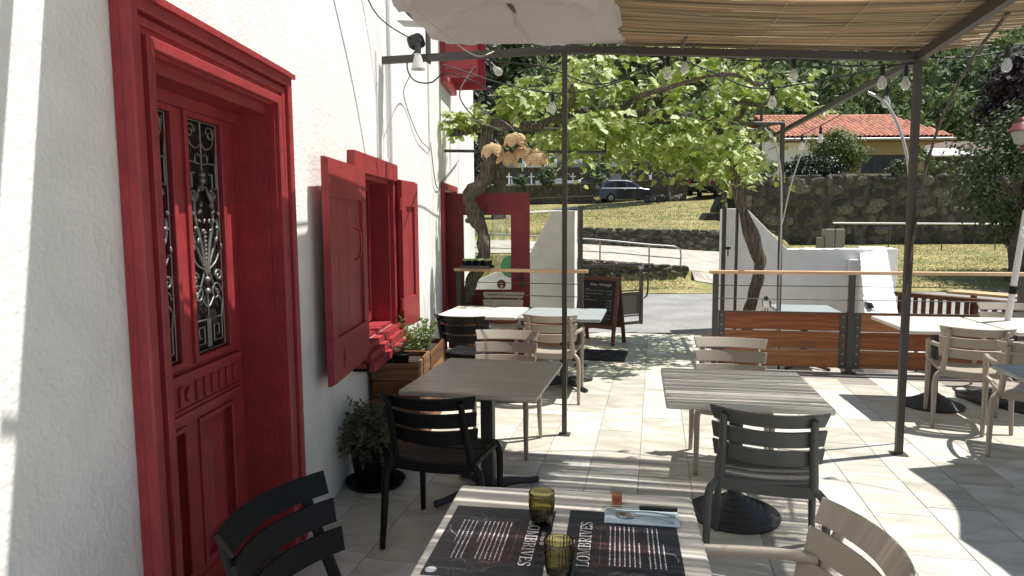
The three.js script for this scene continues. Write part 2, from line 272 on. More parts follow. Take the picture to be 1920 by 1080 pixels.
// local axes: x out of the wall, y up, -z along the wall away from the camera; hb takes distances s along the wall
const hb = (s0, s1, y0, y1, o0, o1) => lim(o0, o1, y0, y1, -s1, -s0);
const onWall = (pts, d, o0, holes = [], bevel = 0) => extr(pts, d, holes, bevel).rotateY(Math.PI / 2).translate(o0, 0, 0);
{
  const holes = [rect(-1.90, -0.3, -0.85, 2.20), rect(0.50, 0.82, 1.48, 2.0), rect(4.2, 0.02, 5.25, 2.05), rect(4.3, 3.4, 5.0, 4.7)];
  const outer = [[-6, -0.3], [-1.90, -0.3], [-1.90, 2.20], [-0.85, 2.20], [-0.85, -0.3], [7.75, -0.3], [7.75, 6.2], [-6, 6.2]];
  const wall = mesh('wall', [onWall(outer, 0.36, -0.36, holes.slice(1)), lim(-7, -0.36, -0.3, 6.2, -7.75, -7.4), lim(-7, -0.36, -0.3, 6.2, 5.65, 6), lim(-7, -6.65, -0.3, 6.2, -7.4, 5.65)], M.plaster, house);
  mesh('roof', [lim(-7.3, 0.35, 6.2, 6.35, -8.1, 6.3)], mat({ rgb: [0.32, 0.12, 0.07], roughness: 0.9 }), house);
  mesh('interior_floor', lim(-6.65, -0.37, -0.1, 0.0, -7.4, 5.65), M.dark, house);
  mesh('ceiling', lim(-6.65, -0.37, 2.7, 2.8, -7.4, 5.65), M.plaster, house);
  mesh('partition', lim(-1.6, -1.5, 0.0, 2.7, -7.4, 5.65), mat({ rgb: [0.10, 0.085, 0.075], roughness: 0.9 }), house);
  mesh('threshold', hb(-1.93, -0.82, -0.02, 0.06, -0.36, 0.05), M.stone[1], house);

  // entrance door: surround
  const U = (a, b, y, w) => [[a, 0.06], [a + w, 0.06], [a + w, y - w], [b - w, y - w], [b - w, 0.06], [b, 0.06], [b, y], [a, y]];
  const Ui = (a, b, y, w, k) => [[a + k, 0.06], [a + k + w, 0.06], [a + k + w, y - k - w], [b - k - w, y - k - w], [b - k - w, 0.06], [b - k, 0.06], [b - k, y - k], [a + k, y - k]];
  const surround = mesh('door_surround', [onWall(U(-1.985, -0.735, 2.33, 0.145), 0.034, 0.002), onWall(Ui(-1.985, -0.735, 2.33, 0.03, 0), 0.028, 0.036, [], 0.006), onWall(Ui(-1.985, -0.735, 2.33, 0.018, 0.05), 0.012, 0.036, [], 0.005), onWall(Ui(-1.985, -0.735, 2.33, 0.03, 0.1), 0.018, 0.036, [], 0.004)], M.red, house);
  mesh('cornice', [hb(-2.0, -0.72, 2.331, 2.352, 0.002, 0.085), hb(-1.99, -0.73, 2.352, 2.366, 0.002, 0.065)], M.red, surround);
  mesh('jamb', [hb(-1.90, -1.86, 0.06, 2.185, -0.30, 0.001)], M.red, surround); mesh('jamb', [hb(-0.89, -0.85, 0.06, 2.185, -0.30, 0.001)], M.red, surround);
  mesh('soffit', [hb(-1.86, -0.89, 2.145, 2.185, -0.30, 0.001), hb(-1.86, -0.89, 2.10, 2.145, -0.25, -0.13)], M.red, surround);
  // leaf
  const g1 = rect(-1.70, 1.10, -1.42, 2.08), g2 = rect(-1.30, 1.10, -1.02, 2.08), p1 = rect(-1.70, 0.22, -1.42, 0.83), p2 = rect(-1.30, 0.22, -1.02, 0.83);
  const leaf = mesh('door_leaf', [onWall(rect(-1.858, 0.065, -0.892, 2.10), 0.045, -0.205, [g1, g2, p1, p2])], M.red, house);
  mesh('rail_moulding', [hb(-1.80, -0.94, 1.035, 1.06, -0.161, -0.135), hb(-1.80, -0.94, 1.014, 1.036, -0.161, -0.148)], M.red, leaf); mesh('rail_moulding', [hb(-1.80, -0.94, 0.875, 0.90, -0.161, -0.138), hb(-1.80, -0.94, 0.899, 0.915, -0.161, -0.15)], M.red, leaf); mesh('kick_board', hb(-1.80, -0.94, 0.09, 0.18, -0.161, -0.15), M.red, leaf);
  const fl = []; for (let i = 0; i < 13; i++) if (i !== 6) fl.push(hb(-1.77 + i * 0.064, -1.745 + i * 0.064, 0.925, 1.005, -0.161, -0.151)); 
  mesh('fluting', [fl, moved(new THREE.CylinderGeometry(0.03, 0.03, 0.012, 16), [-0.156, 0.965, 1.3735], [0, 0, Math.PI / 2])], M.red, leaf);
  const glazeBead = (a, b, c, d) => [onWall([[a - 0.02, b - 0.02], [c + 0.02, b - 0.02], [c + 0.02, d + 0.02], [a - 0.02, d + 0.02]], 0.012, -0.161, [rect(a, b, c, d)], 0.003)];
  mesh('glazing_bead', [glazeBead(-1.70, 1.10, -1.42, 2.08), glazeBead(-1.30, 1.10, -1.02, 2.08)], M.red, leaf);
  for (const [a, b] of [[-1.70, -1.42], [-1.30, -1.02]]) {
    mesh('glass_pane', hb(a - 0.01, b + 0.01, 1.09, 2.09, -0.195, -0.19), M.glassDark, leaf);
    // raised panel
    const y0 = 0.24, y1 = 0.81, m = 0.016, a0 = a + m, b0 = b - m, c = 0.075, pos = [], back = -0.19, top = -0.158;
    const A = [[a0, y0], [b0, y0], [b0, y1], [a0, y1]], B = [[a0 + c, y0 + c * 1.3], [b0 - c, y0 + c * 1.3], [b0 - c, y1 - c * 1.3], [a0 + c, y1 - c * 1.3]];
    const pt = ([s, y], o) => [o, y, -s]; for (let i = 0; i < 4; i++) { const j = (i + 1) % 4; pos.push(...pt(A[i], back), ...pt(A[j], back), ...pt(B[j], top), ...pt(A[i], back), ...pt(B[j], top), ...pt(B[i], top)); }
    pos.push(...pt(B[0], top), ...pt(B[1], top), ...pt(B[2], top), ...pt(B[0], top), ...pt(B[2], top), ...pt(B[3], top));
    const g = new THREE.BufferGeometry(); g.setAttribute('position', new THREE.Float32BufferAttribute(pos, 3)); g.computeVertexNormals();
    mesh('raised_panel', [g, hb(a - 0.01, b + 0.01, 0.2, 0.85, -0.2, -0.189), onWall([[a - 0.012, 0.21], [b + 0.012, 0.21], [b + 0.012, 0.842], [a - 0.012, 0.842]], 0.009, -0.161, [rect(a + 0.004, 0.226, b - 0.004, 0.826)], 0.003)], M.red, leaf);
    // iron grille in front of the pane
    const sc = (a + b) / 2, o = -0.172, q = (x, y) => V(o + 0.0, y, -(sc + x)), gr = [], r = 0.0045;
    const line = (l, rad = r, sg = 3) => gr.push(limb(l.map(([x, y]) => q(x, y)), rad, 5, sg)), poly = (l, rad = r) => { for (let i = 0; i + 1 < l.length; i++) gr.push(rod(q(...l[i]), q(...l[i + 1]), rad, rad, 5)); };
    const scroll = (x, y, R0, a0, turns, dir, rad = r) => { const l = []; for (let i = 0; i <= 12; i++) { const t = i / 12, an = a0 + dir * t * turns * 6.283, rr_ = R0 * (1 - 0.78 * t); l.push([x + Math.cos(an) * rr_, y + Math.sin(an) * rr_]); } line(l, rad, 2); };
    for (const k of [-1, 1]) {
      poly([[0.012 * k, 1.12], [0.012 * k, 1.24], [0.112 * k, 1.24], [0.112 * k, 1.14], [0.04 * k, 1.14], [0.04 * k, 1.21], [0.085 * k, 1.21], [0.085 * k, 1.165], [0.062 * k, 1.165]]);
      poly([[0.112 * k, 1.24], [0.125 * k, 1.30]]);
      line([[0.125 * k, 1.30], [0.07 * k, 1.36], [0.015 * k, 1.45]]); scroll(0.075 * k, 1.35, 0.045, k > 0 ? 0 : Math.PI, 1.3, k);
      line([[0.008 * k, 1.45], [0.035 * k, 1.56], [0.07 * k, 1.66], [0.075 * k, 1.74], [0.055 * k, 1.78]], 0.008); line([[0.01 * k, 1.45], [0.06 * k, 1.53], [0.105 * k, 1.60], [0.11 * k, 1.67]], 0.0065);
      line([[0.012 * k, 1.45], [0.08 * k, 1.48], [0.12 * k, 1.53]], 0.0055); scroll(0.1 * k, 1.42, 0.03, k > 0 ? Math.PI : 0, 1.2, -k, 0.006);
      scroll(0.075 * k, 1.76, 0.028, k > 0 ? 0 : Math.PI, 1.4, k, 0.007);
      poly([[0.045 * k, 1.905], [0.12 * k, 1.905], [0.12 * k, 1.80], [0.085 * k, 1.80], [0.085 * k, 1.86], [0.06 * k, 1.86]], 0.005); poly([[0.12 * k, 1.905], [0.132 * k, 1.98]], r);
      line([[0.12 * k, 2.06], [0.09 * k, 1.98], [0.03 * k, 1.965], [0.0, 1.99]]); scroll(0.08 * k, 2.03, 0.035, k > 0 ? Math.PI : 0, 1.3, -k); line([[0, 1.93], [0.045 * k, 1.94], [0.05 * k, 1.905], [0.015 * k, 1.90]]);
      for (const [x, y, s] of [[0.055, 1.70, 0.017], [0.09, 1.63, 0.016], [0.105, 1.69, 0.014], [0.04, 1.73, 0.014], [0.03, 1.62, 0.013], [0.075, 1.58, 0.015], [0.115, 1.55, 0.013], [0.05, 1.79, 0.014], [0.06, 1.66, 0.012], [0.02, 1.66, 0.012]]) {
        const g = new THREE.IcosahedronGeometry(s * 0.75, 1); g.scale(0.55, 1.35, 0.8); g.rotateX((x * 40 + y * 30) % 3); gr.push(g.translate(o + 0.012, y, -(sc + x * k)));
      }
    }
    poly([[0, 1.12], [0, 1.36]]); line([[0, 1.40], [0, 1.62]], 0.006); poly([[0, 1.79], [0, 2.07]], 0.005);
    for (let i = 0; i < 7; i++) { const g = new THREE.TorusGeometry(0.007, 0.004, 5, 8); g.rotateX(Math.PI / 2); g.rotateZ(0.5); gr.push(g.translate(o, 1.5 + i * 0.018, -sc)); }
    for (const y of [1.36, 1.41, 1.83, 1.855]) { const g = new THREE.IcosahedronGeometry(0.016, 1); gr.push(g.translate(o, y, -sc)); }
    gr.push(box(0.014, 0.016, 0.05, [o, 1.448, -sc])); line([[-0.05, 1.76], [-0.03, 1.80], [0.03, 1.80], [0.05, 1.76]], 0.007); line([[-0.055, 1.335], [0, 1.29], [0.055, 1.335]], 0.005);
    poly([[-0.134, 1.11], [0.134, 1.11], [0.134, 2.075], [-0.134, 2.075], [-0.134, 1.11]], 0.004);
    mesh('iron_grille', gr, M.iron, leaf);
  }

  // window with shutters
  const win = mesh('window_frame', [hb(0.36, 1.60, 1.985, 2.115, 0.002, 0.05), hb(0.42, 0.50, 0.82, 1.985, 0.002, 0.035), hb(1.48, 1.56, 0.82, 1.985, 0.002, 0.035), hb(0.50, 0.525, 0.82, 1.985, -0.22, 0.0), hb(1.455, 1.48, 0.82, 1.985, -0.22, 0.0), hb(0.525, 1.455, 1.955, 1.985, -0.22, 0.0)], M.red, house);
  mesh('sash', [hb(0.525, 0.58, 0.86, 1.955, -0.2, -0.15), hb(1.40, 1.455, 0.86, 1.955, -0.2, -0.15), hb(0.96, 1.02, 0.86, 1.955, -0.2, -0.14), hb(0.58, 1.40, 1.90, 1.955, -0.2, -0.15), hb(0.58, 1.40, 0.86, 0.93, -0.2, -0.15)], M.red, win);
  mesh('pane', hb(0.575, 1.405, 0.925, 1.905, -0.178, -0.172), M.glassDark, win);
  mesh('sill', [hb(0.38, 1.60, 0.775, 0.818, 0.002, 0.07), hb(0.526, 1.454, 0.821, 0.845, -0.3, 0.0), hb(0.40, 1.58, 0.72, 0.775, 0.002, 0.11), hb(0.36, 1.62, 0.665, 0.72, 0.002, 0.145)], M.red, win);
  const shutter = (s0, s1, y0, y1, o, planks, tilt, dir, label) => {
    const w = s1 - s0, g = new THREE.Group(); g.name = 'shutter'; house.add(g); g.position.set(o, 0, -(dir > 0 ? s0 : s1)); g.rotation.y = tilt; if (label) g.userData.label = label;
    const L = (a, b, c, d, e, f) => (dir > 0 ? lim(e, f, c, d, -b, -a) : lim(e, f, c, d, a, b)), pw = w / planks;
    for (let i = 0; i < planks; i++) mesh('plank', L(i * pw + 0.002, (i + 1) * pw - 0.002, y0 + 0.002, y1 - 0.002, 0, 0.022), M.red, g);
    for (const g4 of [L(0, w, y1 - 0.22, y1 - 0.012, 0.0222, 0.04), L(0, w, y0 + 0.012, y0 + 0.26, 0.0222, 0.04), L(0.0, 0.1, y0 + 0.262, y1 - 0.222, 0.0222, 0.04), L(w - 0.1, w, y0 + 0.262, y1 - 0.222, 0.0222, 0.04)]) mesh('frame_rail', g4, M.red, g);
    return { g, L, w };
  };
  const near = shutter(-0.36, 0.47, 0.74, 2.01, 0.045, 4, 0.03, -1, 'large red plank shutter folded back against the wall');
  mesh('handle', [limb([[0.04, 1.62, 0.34], [0.075, 1.60, 0.34], [0.075, 1.44, 0.34], [0.04, 1.42, 0.34]].map((p) => V(p[0], p[1], p[2])), 0.007, 6, 4)], M.red, near.g);
  mesh('latch', [rod([0.04, 0.93, 0.62], [0.04, 0.80, 0.62], 0.008), box(0.02, 0.03, 0.03, [0.045, 0.87, 0.62])], M.red, near.g);
  mesh('shutter_dog', [rod([0.0, 0.72, 0.30], [0.1, 0.72, 0.30], 0.01), box(0.012, 0.07, 0.03, [0.1, 0.73, 0.30])], M.black, near.g);
  const far = shutter(1.56, 1.98, 0.76, 2.0, 0.05, 2, -0.12, 1, 'folded red shutter on the far side of the window');
  mesh('folded_leaf', [far.L(0.01, far.w - 0.02, 0.77, 1.99, -0.045, -0.008)], M.red, far.g);
  for (const y of [0.92, 1.75]) mesh('hinge', rod([0.03, y, 0.02], [0.03, y + 0.1, 0.02], 0.014), M.red, far.g);

  // upper window: two shutters standing out from the wall
  const up = mesh('upper_window_frame', [hb(4.22, 4.3, 3.36, 4.75, 0.002, 0.04), hb(5.0, 5.08, 3.36, 4.75, 0.002, 0.04), hb(4.22, 5.08, 3.30, 3.358, 0.002, 0.08), hb(4.3, 5.0, 3.4, 4.7, -0.2, -0.18)], M.red, house);
  for (const [s, w] of [[4.24, 0.40], [5.05, 0.42]]) { const g = new THREE.Group(); g.name = 'upper_shutter'; house.add(g); for (let i = 0; i < 2; i++) mesh('plank', hb(s, s + 0.03, 3.37, 4.72, 0.045 + i * w / 2, 0.042 + (i + 1) * w / 2), M.red, g); mesh('frame_rail', hb(s - 0.02, s - 0.0005, 3.45, 3.57, 0.045, w + 0.04), M.red, g); mesh('frame_rail', hb(s - 0.02, s - 0.0005, 4.5, 4.62, 0.045, w + 0.04), M.red, g); }

  // glass door standing open, square to the wall
  const fr = mesh('doorway_frame', [hb(4.10, 4.20, 0.02, 2.12, 0.002, 0.04), hb(5.25, 5.35, 0.02, 2.12, 0.002, 0.04), hb(4.20, 5.25, 2.05, 2.12, 0.002, 0.04), hb(4.2, 4.23, 0.02, 2.05, -0.3, 0), hb(5.22, 5.25, 0.02, 2.05, -0.3, 0)], M.red, house);
  const gd = new THREE.Group(); gd.name = 'glass_door'; house.add(gd); gd.position.set(0.02, 0, -4.46); gd.userData.label = 'red door leaf with a tall glass pane standing wide open';
  const dl = (a, b, c, d, z0, z1) => lim(a, b, c, d, z0, z1), o0 = 0.205, o1 = 0.80, gy0 = 0.80, gy1 = 1.735;
  mesh('leaf', [extr(rect(0, 0.06, 1.03, 2.0), 0.045, [rect(o0, gy0, o1, gy1)], 0.002).translate(0, 0, -0.0225)], M.redFlat, gd);
  mesh('glass', [dl(o0, o1, gy0, gy1, -0.003, 0.003)], M.pane, gd);
  mesh('bottom_panel', [dl(0.16, 0.86, 0.18, 0.70, 0.0225, 0.034)], M.redFlat, gd);
  mesh('handle', [box(0.03, 0.2, 0.012, [0.93, 0.92, 0.031]), rod([0.93, 0.95, 0.03], [0.93, 0.95, 0.085], 0.009), rod([0.935, 0.95, 0.08], [0.82, 0.955, 0.08], 0.009)], M.castIron, gd);
  const disc = (x, y, r, m, name, z = 0.005) => mesh(name, moved(new THREE.CylinderGeometry(r, r, 0.002, 28), [x, y, z], [Math.PI / 2, 0, 0]), m, gd);
  disc(0.675, 0.87, 0.056, mat({ rgb: [0.28, 0.03, 0.04], roughness: 0.5 }), 'round_sticker');
  mesh('sticker_mark', [box(0.055, 0.014, 0.001, [0.675, 0.885, 0.0068]), box(0.03, 0.03, 0.001, [0.675, 0.842, 0.0068])], M.white, gd);
  disc(0.755, 1.08, 0.045, mat({ rgb: [0.12, 0.52, 0.2], roughness: 0.4 }), 'green_sticker'); mesh('green_sticker', [sheet((u, v) => { const a = lerp(1.35, 4.95, u), r = lerp(0, 0.14, v); return V(0.798 + Math.min(0, Math.cos(a) * r * 0.95), 1.09 + Math.sin(a) * r, 0.0065); }, 24, 2)], mat({ rgb: [0.13, 0.5, 0.2], roughness: 0.4, side: THREE.DoubleSide }), gd);
  disc(0.26, 1.665, 0.034, mat({ rgb: [0.1, 0.1, 0.1], roughness: 0.5 }), 'ventilator'); mesh('ventilator_slot', [box(0.05, 0.006, 0.002, [0.26, 1.665, 0.0072], [0, 0, 0.7]), box(0.03, 0.004, 0.002, [0.25, 1.68, 0.0072], [0, 0, 0.7]), box(0.03, 0.004, 0.002, [0.27, 1.65, 0.0072], [0, 0, 0.7])], M.galv, gd);

  // pipes and lines on the wall
  for (const [s, y0, y1, r] of [[1.54, 2.13, 6, 0.014], [1.47, 2.16, 2.95, 0.007], [1.14, 2.14, 2.92, 0.006], [3.35, 2.4, 6, 0.009]]) mesh('conduit', rod([r + 0.003, y0, -s], [r + 0.003, y1, -s], r, r, 8), M.white, house);
  // rough stones at the foot of the wall
  reseed(5); for (let i = 0; i < 9; i++) { const g = new THREE.IcosahedronGeometry(1, 1); g.scale(0.03, rr(0.06, 0.10), rr(0.09, 0.14)); mesh('foot_stone', g.translate(0.004, 0.07 + (i % 3) * 0.13, -(2.55 + Math.floor(i / 3) * 0.24 + (i % 2) * 0.08)), M.stone[i % 3], house); }
}

// ---------- pergola ----------
const beamY = (u) => (u < 0 ? 2.93 : lerp(2.93, 2.745, u / 2.37));   // top of the far beam
{
  const pg = thing('pergola', 'brown steel pergola frame over the near tables', 'pergola', PA.toArray(), TH);
  const q = (u, v, y) => V(u, y, -v);
  mesh('post', [bar(q(0, 0, 0.004), q(0, 0, 2.89), 0.036), box(0.09, 0.006, 0.09, [0, 0.004, 0])], M.steel, pg);
  mesh('post', [bar(q(2.37, 0, 0.004), q(2.37, 0, 2.70), 0.044), box(0.1, 0.006, 0.1, [2.37, 0.004, 0])], M.steel, pg);
  mesh('beam', [bar(q(-1.44, 0, 2.905), q(0.02, 0, 2.905), 0.05), bar(q(0.02, 0, 2.905), q(2.39, 0, 2.72), 0.05)], M.steel, pg);
  mesh('beam', [bar(q(2.37, 0.0, 2.722), q(2.37, -3.95, 2.80), 0.05, 0.06)], M.steel, pg);
  mesh('beam', [bar(q(2.37, 0.02, 2.715), q(2.18, 5.2, 2.77), 0.045)], M.steel, pg);
  mesh('beam', [bar(q(-0.80, -3.57, 2.905), q(2.37, -3.57, 2.80), 0.034)], M.steel, pg);
  mesh('cross_pole', [limb([q(-0.11, 0.03, 2.915), q(-0.13, -0.6, 2.872), q(-0.16, -1.8, 2.862), q(-0.15, -3.5, 2.89)], 0.012, 7, 5)], M.bark, pg);
  mesh('end_plate', [bar(q(-1.44, 0, 2.82), q(-1.44, 0, 2.99), 0.012, 0.08)], M.steel, pg);
  // near posts carry the near beam
  for (const [u, y] of [[2.37, 2.78]]) mesh('post', [bar(q(u, -3.9, 0.004), q(u, -3.9, y), 0.044)], M.steel, pg);

  // canvas sheet: left edge given by its gap to the wall and its height
  const edge = [[1.02, 0.56, 2.945], [0.6, 0.53, 2.90], [0.0, 0.50, 2.82], [-0.5, 0.50, 2.80], [-0.95, 0.50, 2.80], [-1.45, 0.42, 2.82], [-1.75, 0.36, 2.85], [-1.95, 0.20, 2.88], [-2.14, 0.13, 2.90]].map(([s, o, y]) => wallAt(s, y, o));
  const ec = new THREE.CatmullRomCurve3(edge);
  const cv = sheet((u, v) => {
    const a = ec.getPoint(v), d = lerp(0.03, -3.46, v), b = tileAt(0.44, d, 2.945 - 0.02 * v);
    const q = a.lerp(b, u), k = Math.sin(Math.PI * u), m = sst(0, 0.12, v) * sst(1, 0.9, v), ridge = (x) => 1 - Math.abs(2 * (x - Math.floor(x)) - 1);
    const bay = Math.abs(Math.sin(v * Math.PI * 3.5)), w = fbm(u * 2.2, v * 4, 5, 2);
    q.y += -0.016 * sst(0.1, 0, v) - 0.06 * k * bay - 0.045 * Math.pow(ridge(u * 1.6 + v * 4.2 + w * 0.9), 3) * m - 0.03 * Math.pow(ridge(u * 3.1 - v * 5.5 + 0.3 + w), 4) * m + 0.03 * fbm(u * 5, v * 9, 3, 3) * (0.3 + m);
    if (u > 0.9) q.y = Math.max(q.y, 2.925); return q;
  }, 60, 110);
  cv.attributes.uv.array.forEach((x, i, a) => { a[i] = x * (i % 2 ? 3.5 : 1.3); });
  const cm = mesh('canvas_sheet', cv, M.fabric, scene, ''); tag(cm, 'beige canvas shade sheet stretched under the pergola beside the house wall', 'shade sail'); M.fabric.side = THREE.DoubleSide;
  const hem = []; for (let i = 0; i <= 16; i++) hem.push(ec.getPoint(i / 16).add(V(0, 0.005, 0)));
  mesh('hem_cord', limb(hem, 0.006, 5, 2), M.cable, cm);
  mesh('seam_cord', [wire([tileAt(-0.53, 0.02, 2.93), tileAt(-0.56, -0.4, 2.80), tileAt(-0.60, -1.2, 2.78), tileAt(-0.6, -2.4, 2.78)], 0.005)], mat({ rgb: [0.5, 0.46, 0.4], roughness: 0.9 }), cm);

  // reed mat: every cane is a thin bent rod
  reseed(21);
  const pos = [], col = [], nrm = [], reedTop = (u, v) => lerp(2.965, 2.785, clamp(u / 2.37, 0, 1)) + (v < 0 ? -0.0 : 0.0) + 0.0 - 0.035 * Math.sin(Math.PI * clamp((u - 0.4) / 2, 0, 1)) * Math.abs(Math.sin(v * 1.75)) + 0.02 * (-v / 3.6);
  const cane = (v0, dv, u0, u1, r, lift) => {
    const N = 9, k = 5, tone = rr(0.3, 1.1) + (rnd() < 0.15 ? 0.5 : 0), warm = rr(0.88, 1.1), ph = rr(0, 6), ring = [];
    for (let i = 0; i <= N; i++) {
      const t = i / N, u = lerp(u0, u1, t), v = v0 + dv * t + 0.002 * Math.sin(t * 7 + ph), y = reedTop(u, v) + lift + 0.002 * Math.sin(t * 11 + ph * 2), c = q(u, v, y);
      ring.push([...Array(k)].map((_, j) => { const a = (j / k) * 6.283; return [c.clone().add(V(0, Math.sin(a) * r, Math.cos(a) * r)), V(0, Math.sin(a), Math.cos(a))]; }));
    }
    for (let i = 0; i < N; i++) for (let j = 0; j < k; j++) { const j2 = (j + 1) % k; for (const [a, b] of [[i, j], [i + 1, j], [i, j2], [i + 1, j], [i + 1, j2], [i, j2]]) { const [p, n] = ring[a][b]; pos.push(p.x, p.y, p.z); nrm.push(n.x, n.y, n.z); const w = tone * (1 + 0.12 * Math.sin(a * 2.4 + ph)); col.push(w, w * warm * 0.97, w * warm * 0.9); } }
  };
  for (let v = 0.075; v > -3.52; v -= rr(0.0092, 0.0106) + (rnd() < 0.13 ? rr(0.006, 0.018) : 0)) { cane(v, rr(-0.004, 0.004), 0.415 + rr(-0.02, 0.03), 2.66 + rr(-0.16, 0.16), rr(0.0042, 0.0056), rr(-0.003, 0.003)); if (rnd() < 0.4) cane(v + 0.004, rr(-0.03, 0.03), 0.42 + rr(-0.02, 0.8), 2.3 + rr(-0.7, 0.3), rr(0.0032, 0.005), 0.009); }
  for (let v = 0.06; v > -3.5; v -= 0.0112) cane(v, 0, 0.42 + rr(-0.02, 0.02), 1.24 + rr(-0.06, 0.06) + v * 0.14, rr(0.006, 0.0068), 0.018);
  const g = new THREE.BufferGeometry(); g.setAttribute('position', new THREE.Float32BufferAttribute(pos, 3)); g.setAttribute('normal', new THREE.Float32BufferAttribute(nrm, 3)); g.setAttribute('color', new THREE.Float32BufferAttribute(col, 3)); g.setAttribute('uv', new THREE.Float32BufferAttribute(new Float32Array(pos.length / 3 * 2), 2));
  const rm = thing('reed_mat', 'brown reed mat laid over the pergola with thin gaps of light', 'reed mat', PA.toArray(), TH);
  const canes = mesh('canes', g, M.reed, rm, ''); canes.userData.kind = 'stuff';
  mesh('branch', limb([q(0.83, 0.02, 2.85), q(0.86, -0.25, 2.90), q(0.9, -0.8, 2.90), q(0.97, -1.8, 2.90)], [0.012, 0.016, 0.017, 0.018], 7, 5, 0.3), M.bark, rm);
  for (const u of [1.33, 1.75, 2.2]) mesh('binding_wire', wire([q(u, 0.06, reedTop(u, 0) - 0.014), q(u + 0.02, -0.9, reedTop(u, -0.9) - 0.014), q(u + 0.02, -2, reedTop(u, -2) - 0.014), q(u, -3.5, reedTop(u, -3.5) - 0.014)], 0.0025, 6, 4), mat({ rgb: [0.4, 0.33, 0.24], roughness: 0.9 }), rm);
  tag(mesh('bent_cane', limb([tileAt(2.36, -0.02, 1.1), tileAt(2.40, -0.05, 1.75), tileAt(2.47, -0.12, 2.25), tileAt(2.55, -0.35, 2.62), tileAt(2.56, -0.75, 2.78)], [0.008, 0.009, 0.01, 0.011, 0.011], 6, 6), M.bark), 'long bent cane tied against the right pergola post', 'cane');
}

// ---------- furniture ----------
function slab(pts, ups, nors, h, th, rad = 0.004) {   // swept rounded bar: points, local up and local normal at each point
  const pr = []; for (const [sx, sy] of [[1, 1], [-1, 1], [-1, -1], [1, -1]]) for (let k = 0; k < 3; k++) { const a = (Math.atan2(sy, sx) - Math.PI / 4) + (k / 2) * (Math.PI / 2); pr.push([sx * (th / 2 - rad) + Math.cos(a) * rad, sy * (h / 2 - rad) + Math.sin(a) * rad]); }
  const n = pr.length, pos = [], idx = []; pts.forEach((p, i) => pr.forEach(([a, b]) => { const q = p.clone().addScaledVector(nors[i], a).addScaledVector(ups[i], b); pos.push(q.x, q.y, q.z); }));
  for (let i = 0; i + 1 < pts.length; i++) for (let j = 0; j < n; j++) { const a = i * n + j, b = i * n + (j + 1) % n; idx.push(a, a + n, b, b, a + n, b + n); }
  for (let j = 1; j + 1 < n; j++) { idx.push(0, j, j + 1); const e = (pts.length - 1) * n; idx.push(e, e + j + 1, e + j); }
  const g = new THREE.BufferGeometry(); g.setAttribute('position', new THREE.Float32BufferAttribute(pos, 3)); g.setIndex(idx); const f = g.toNonIndexed(); f.computeVertexNormals();
  const s = new THREE.BufferGeometry(); s.setAttribute('position', g.attributes.position); s.setIndex(idx.slice(0, (pts.length - 1) * n * 6)); s.computeVertexNormals(); return f;
}
const chairGeo = {};
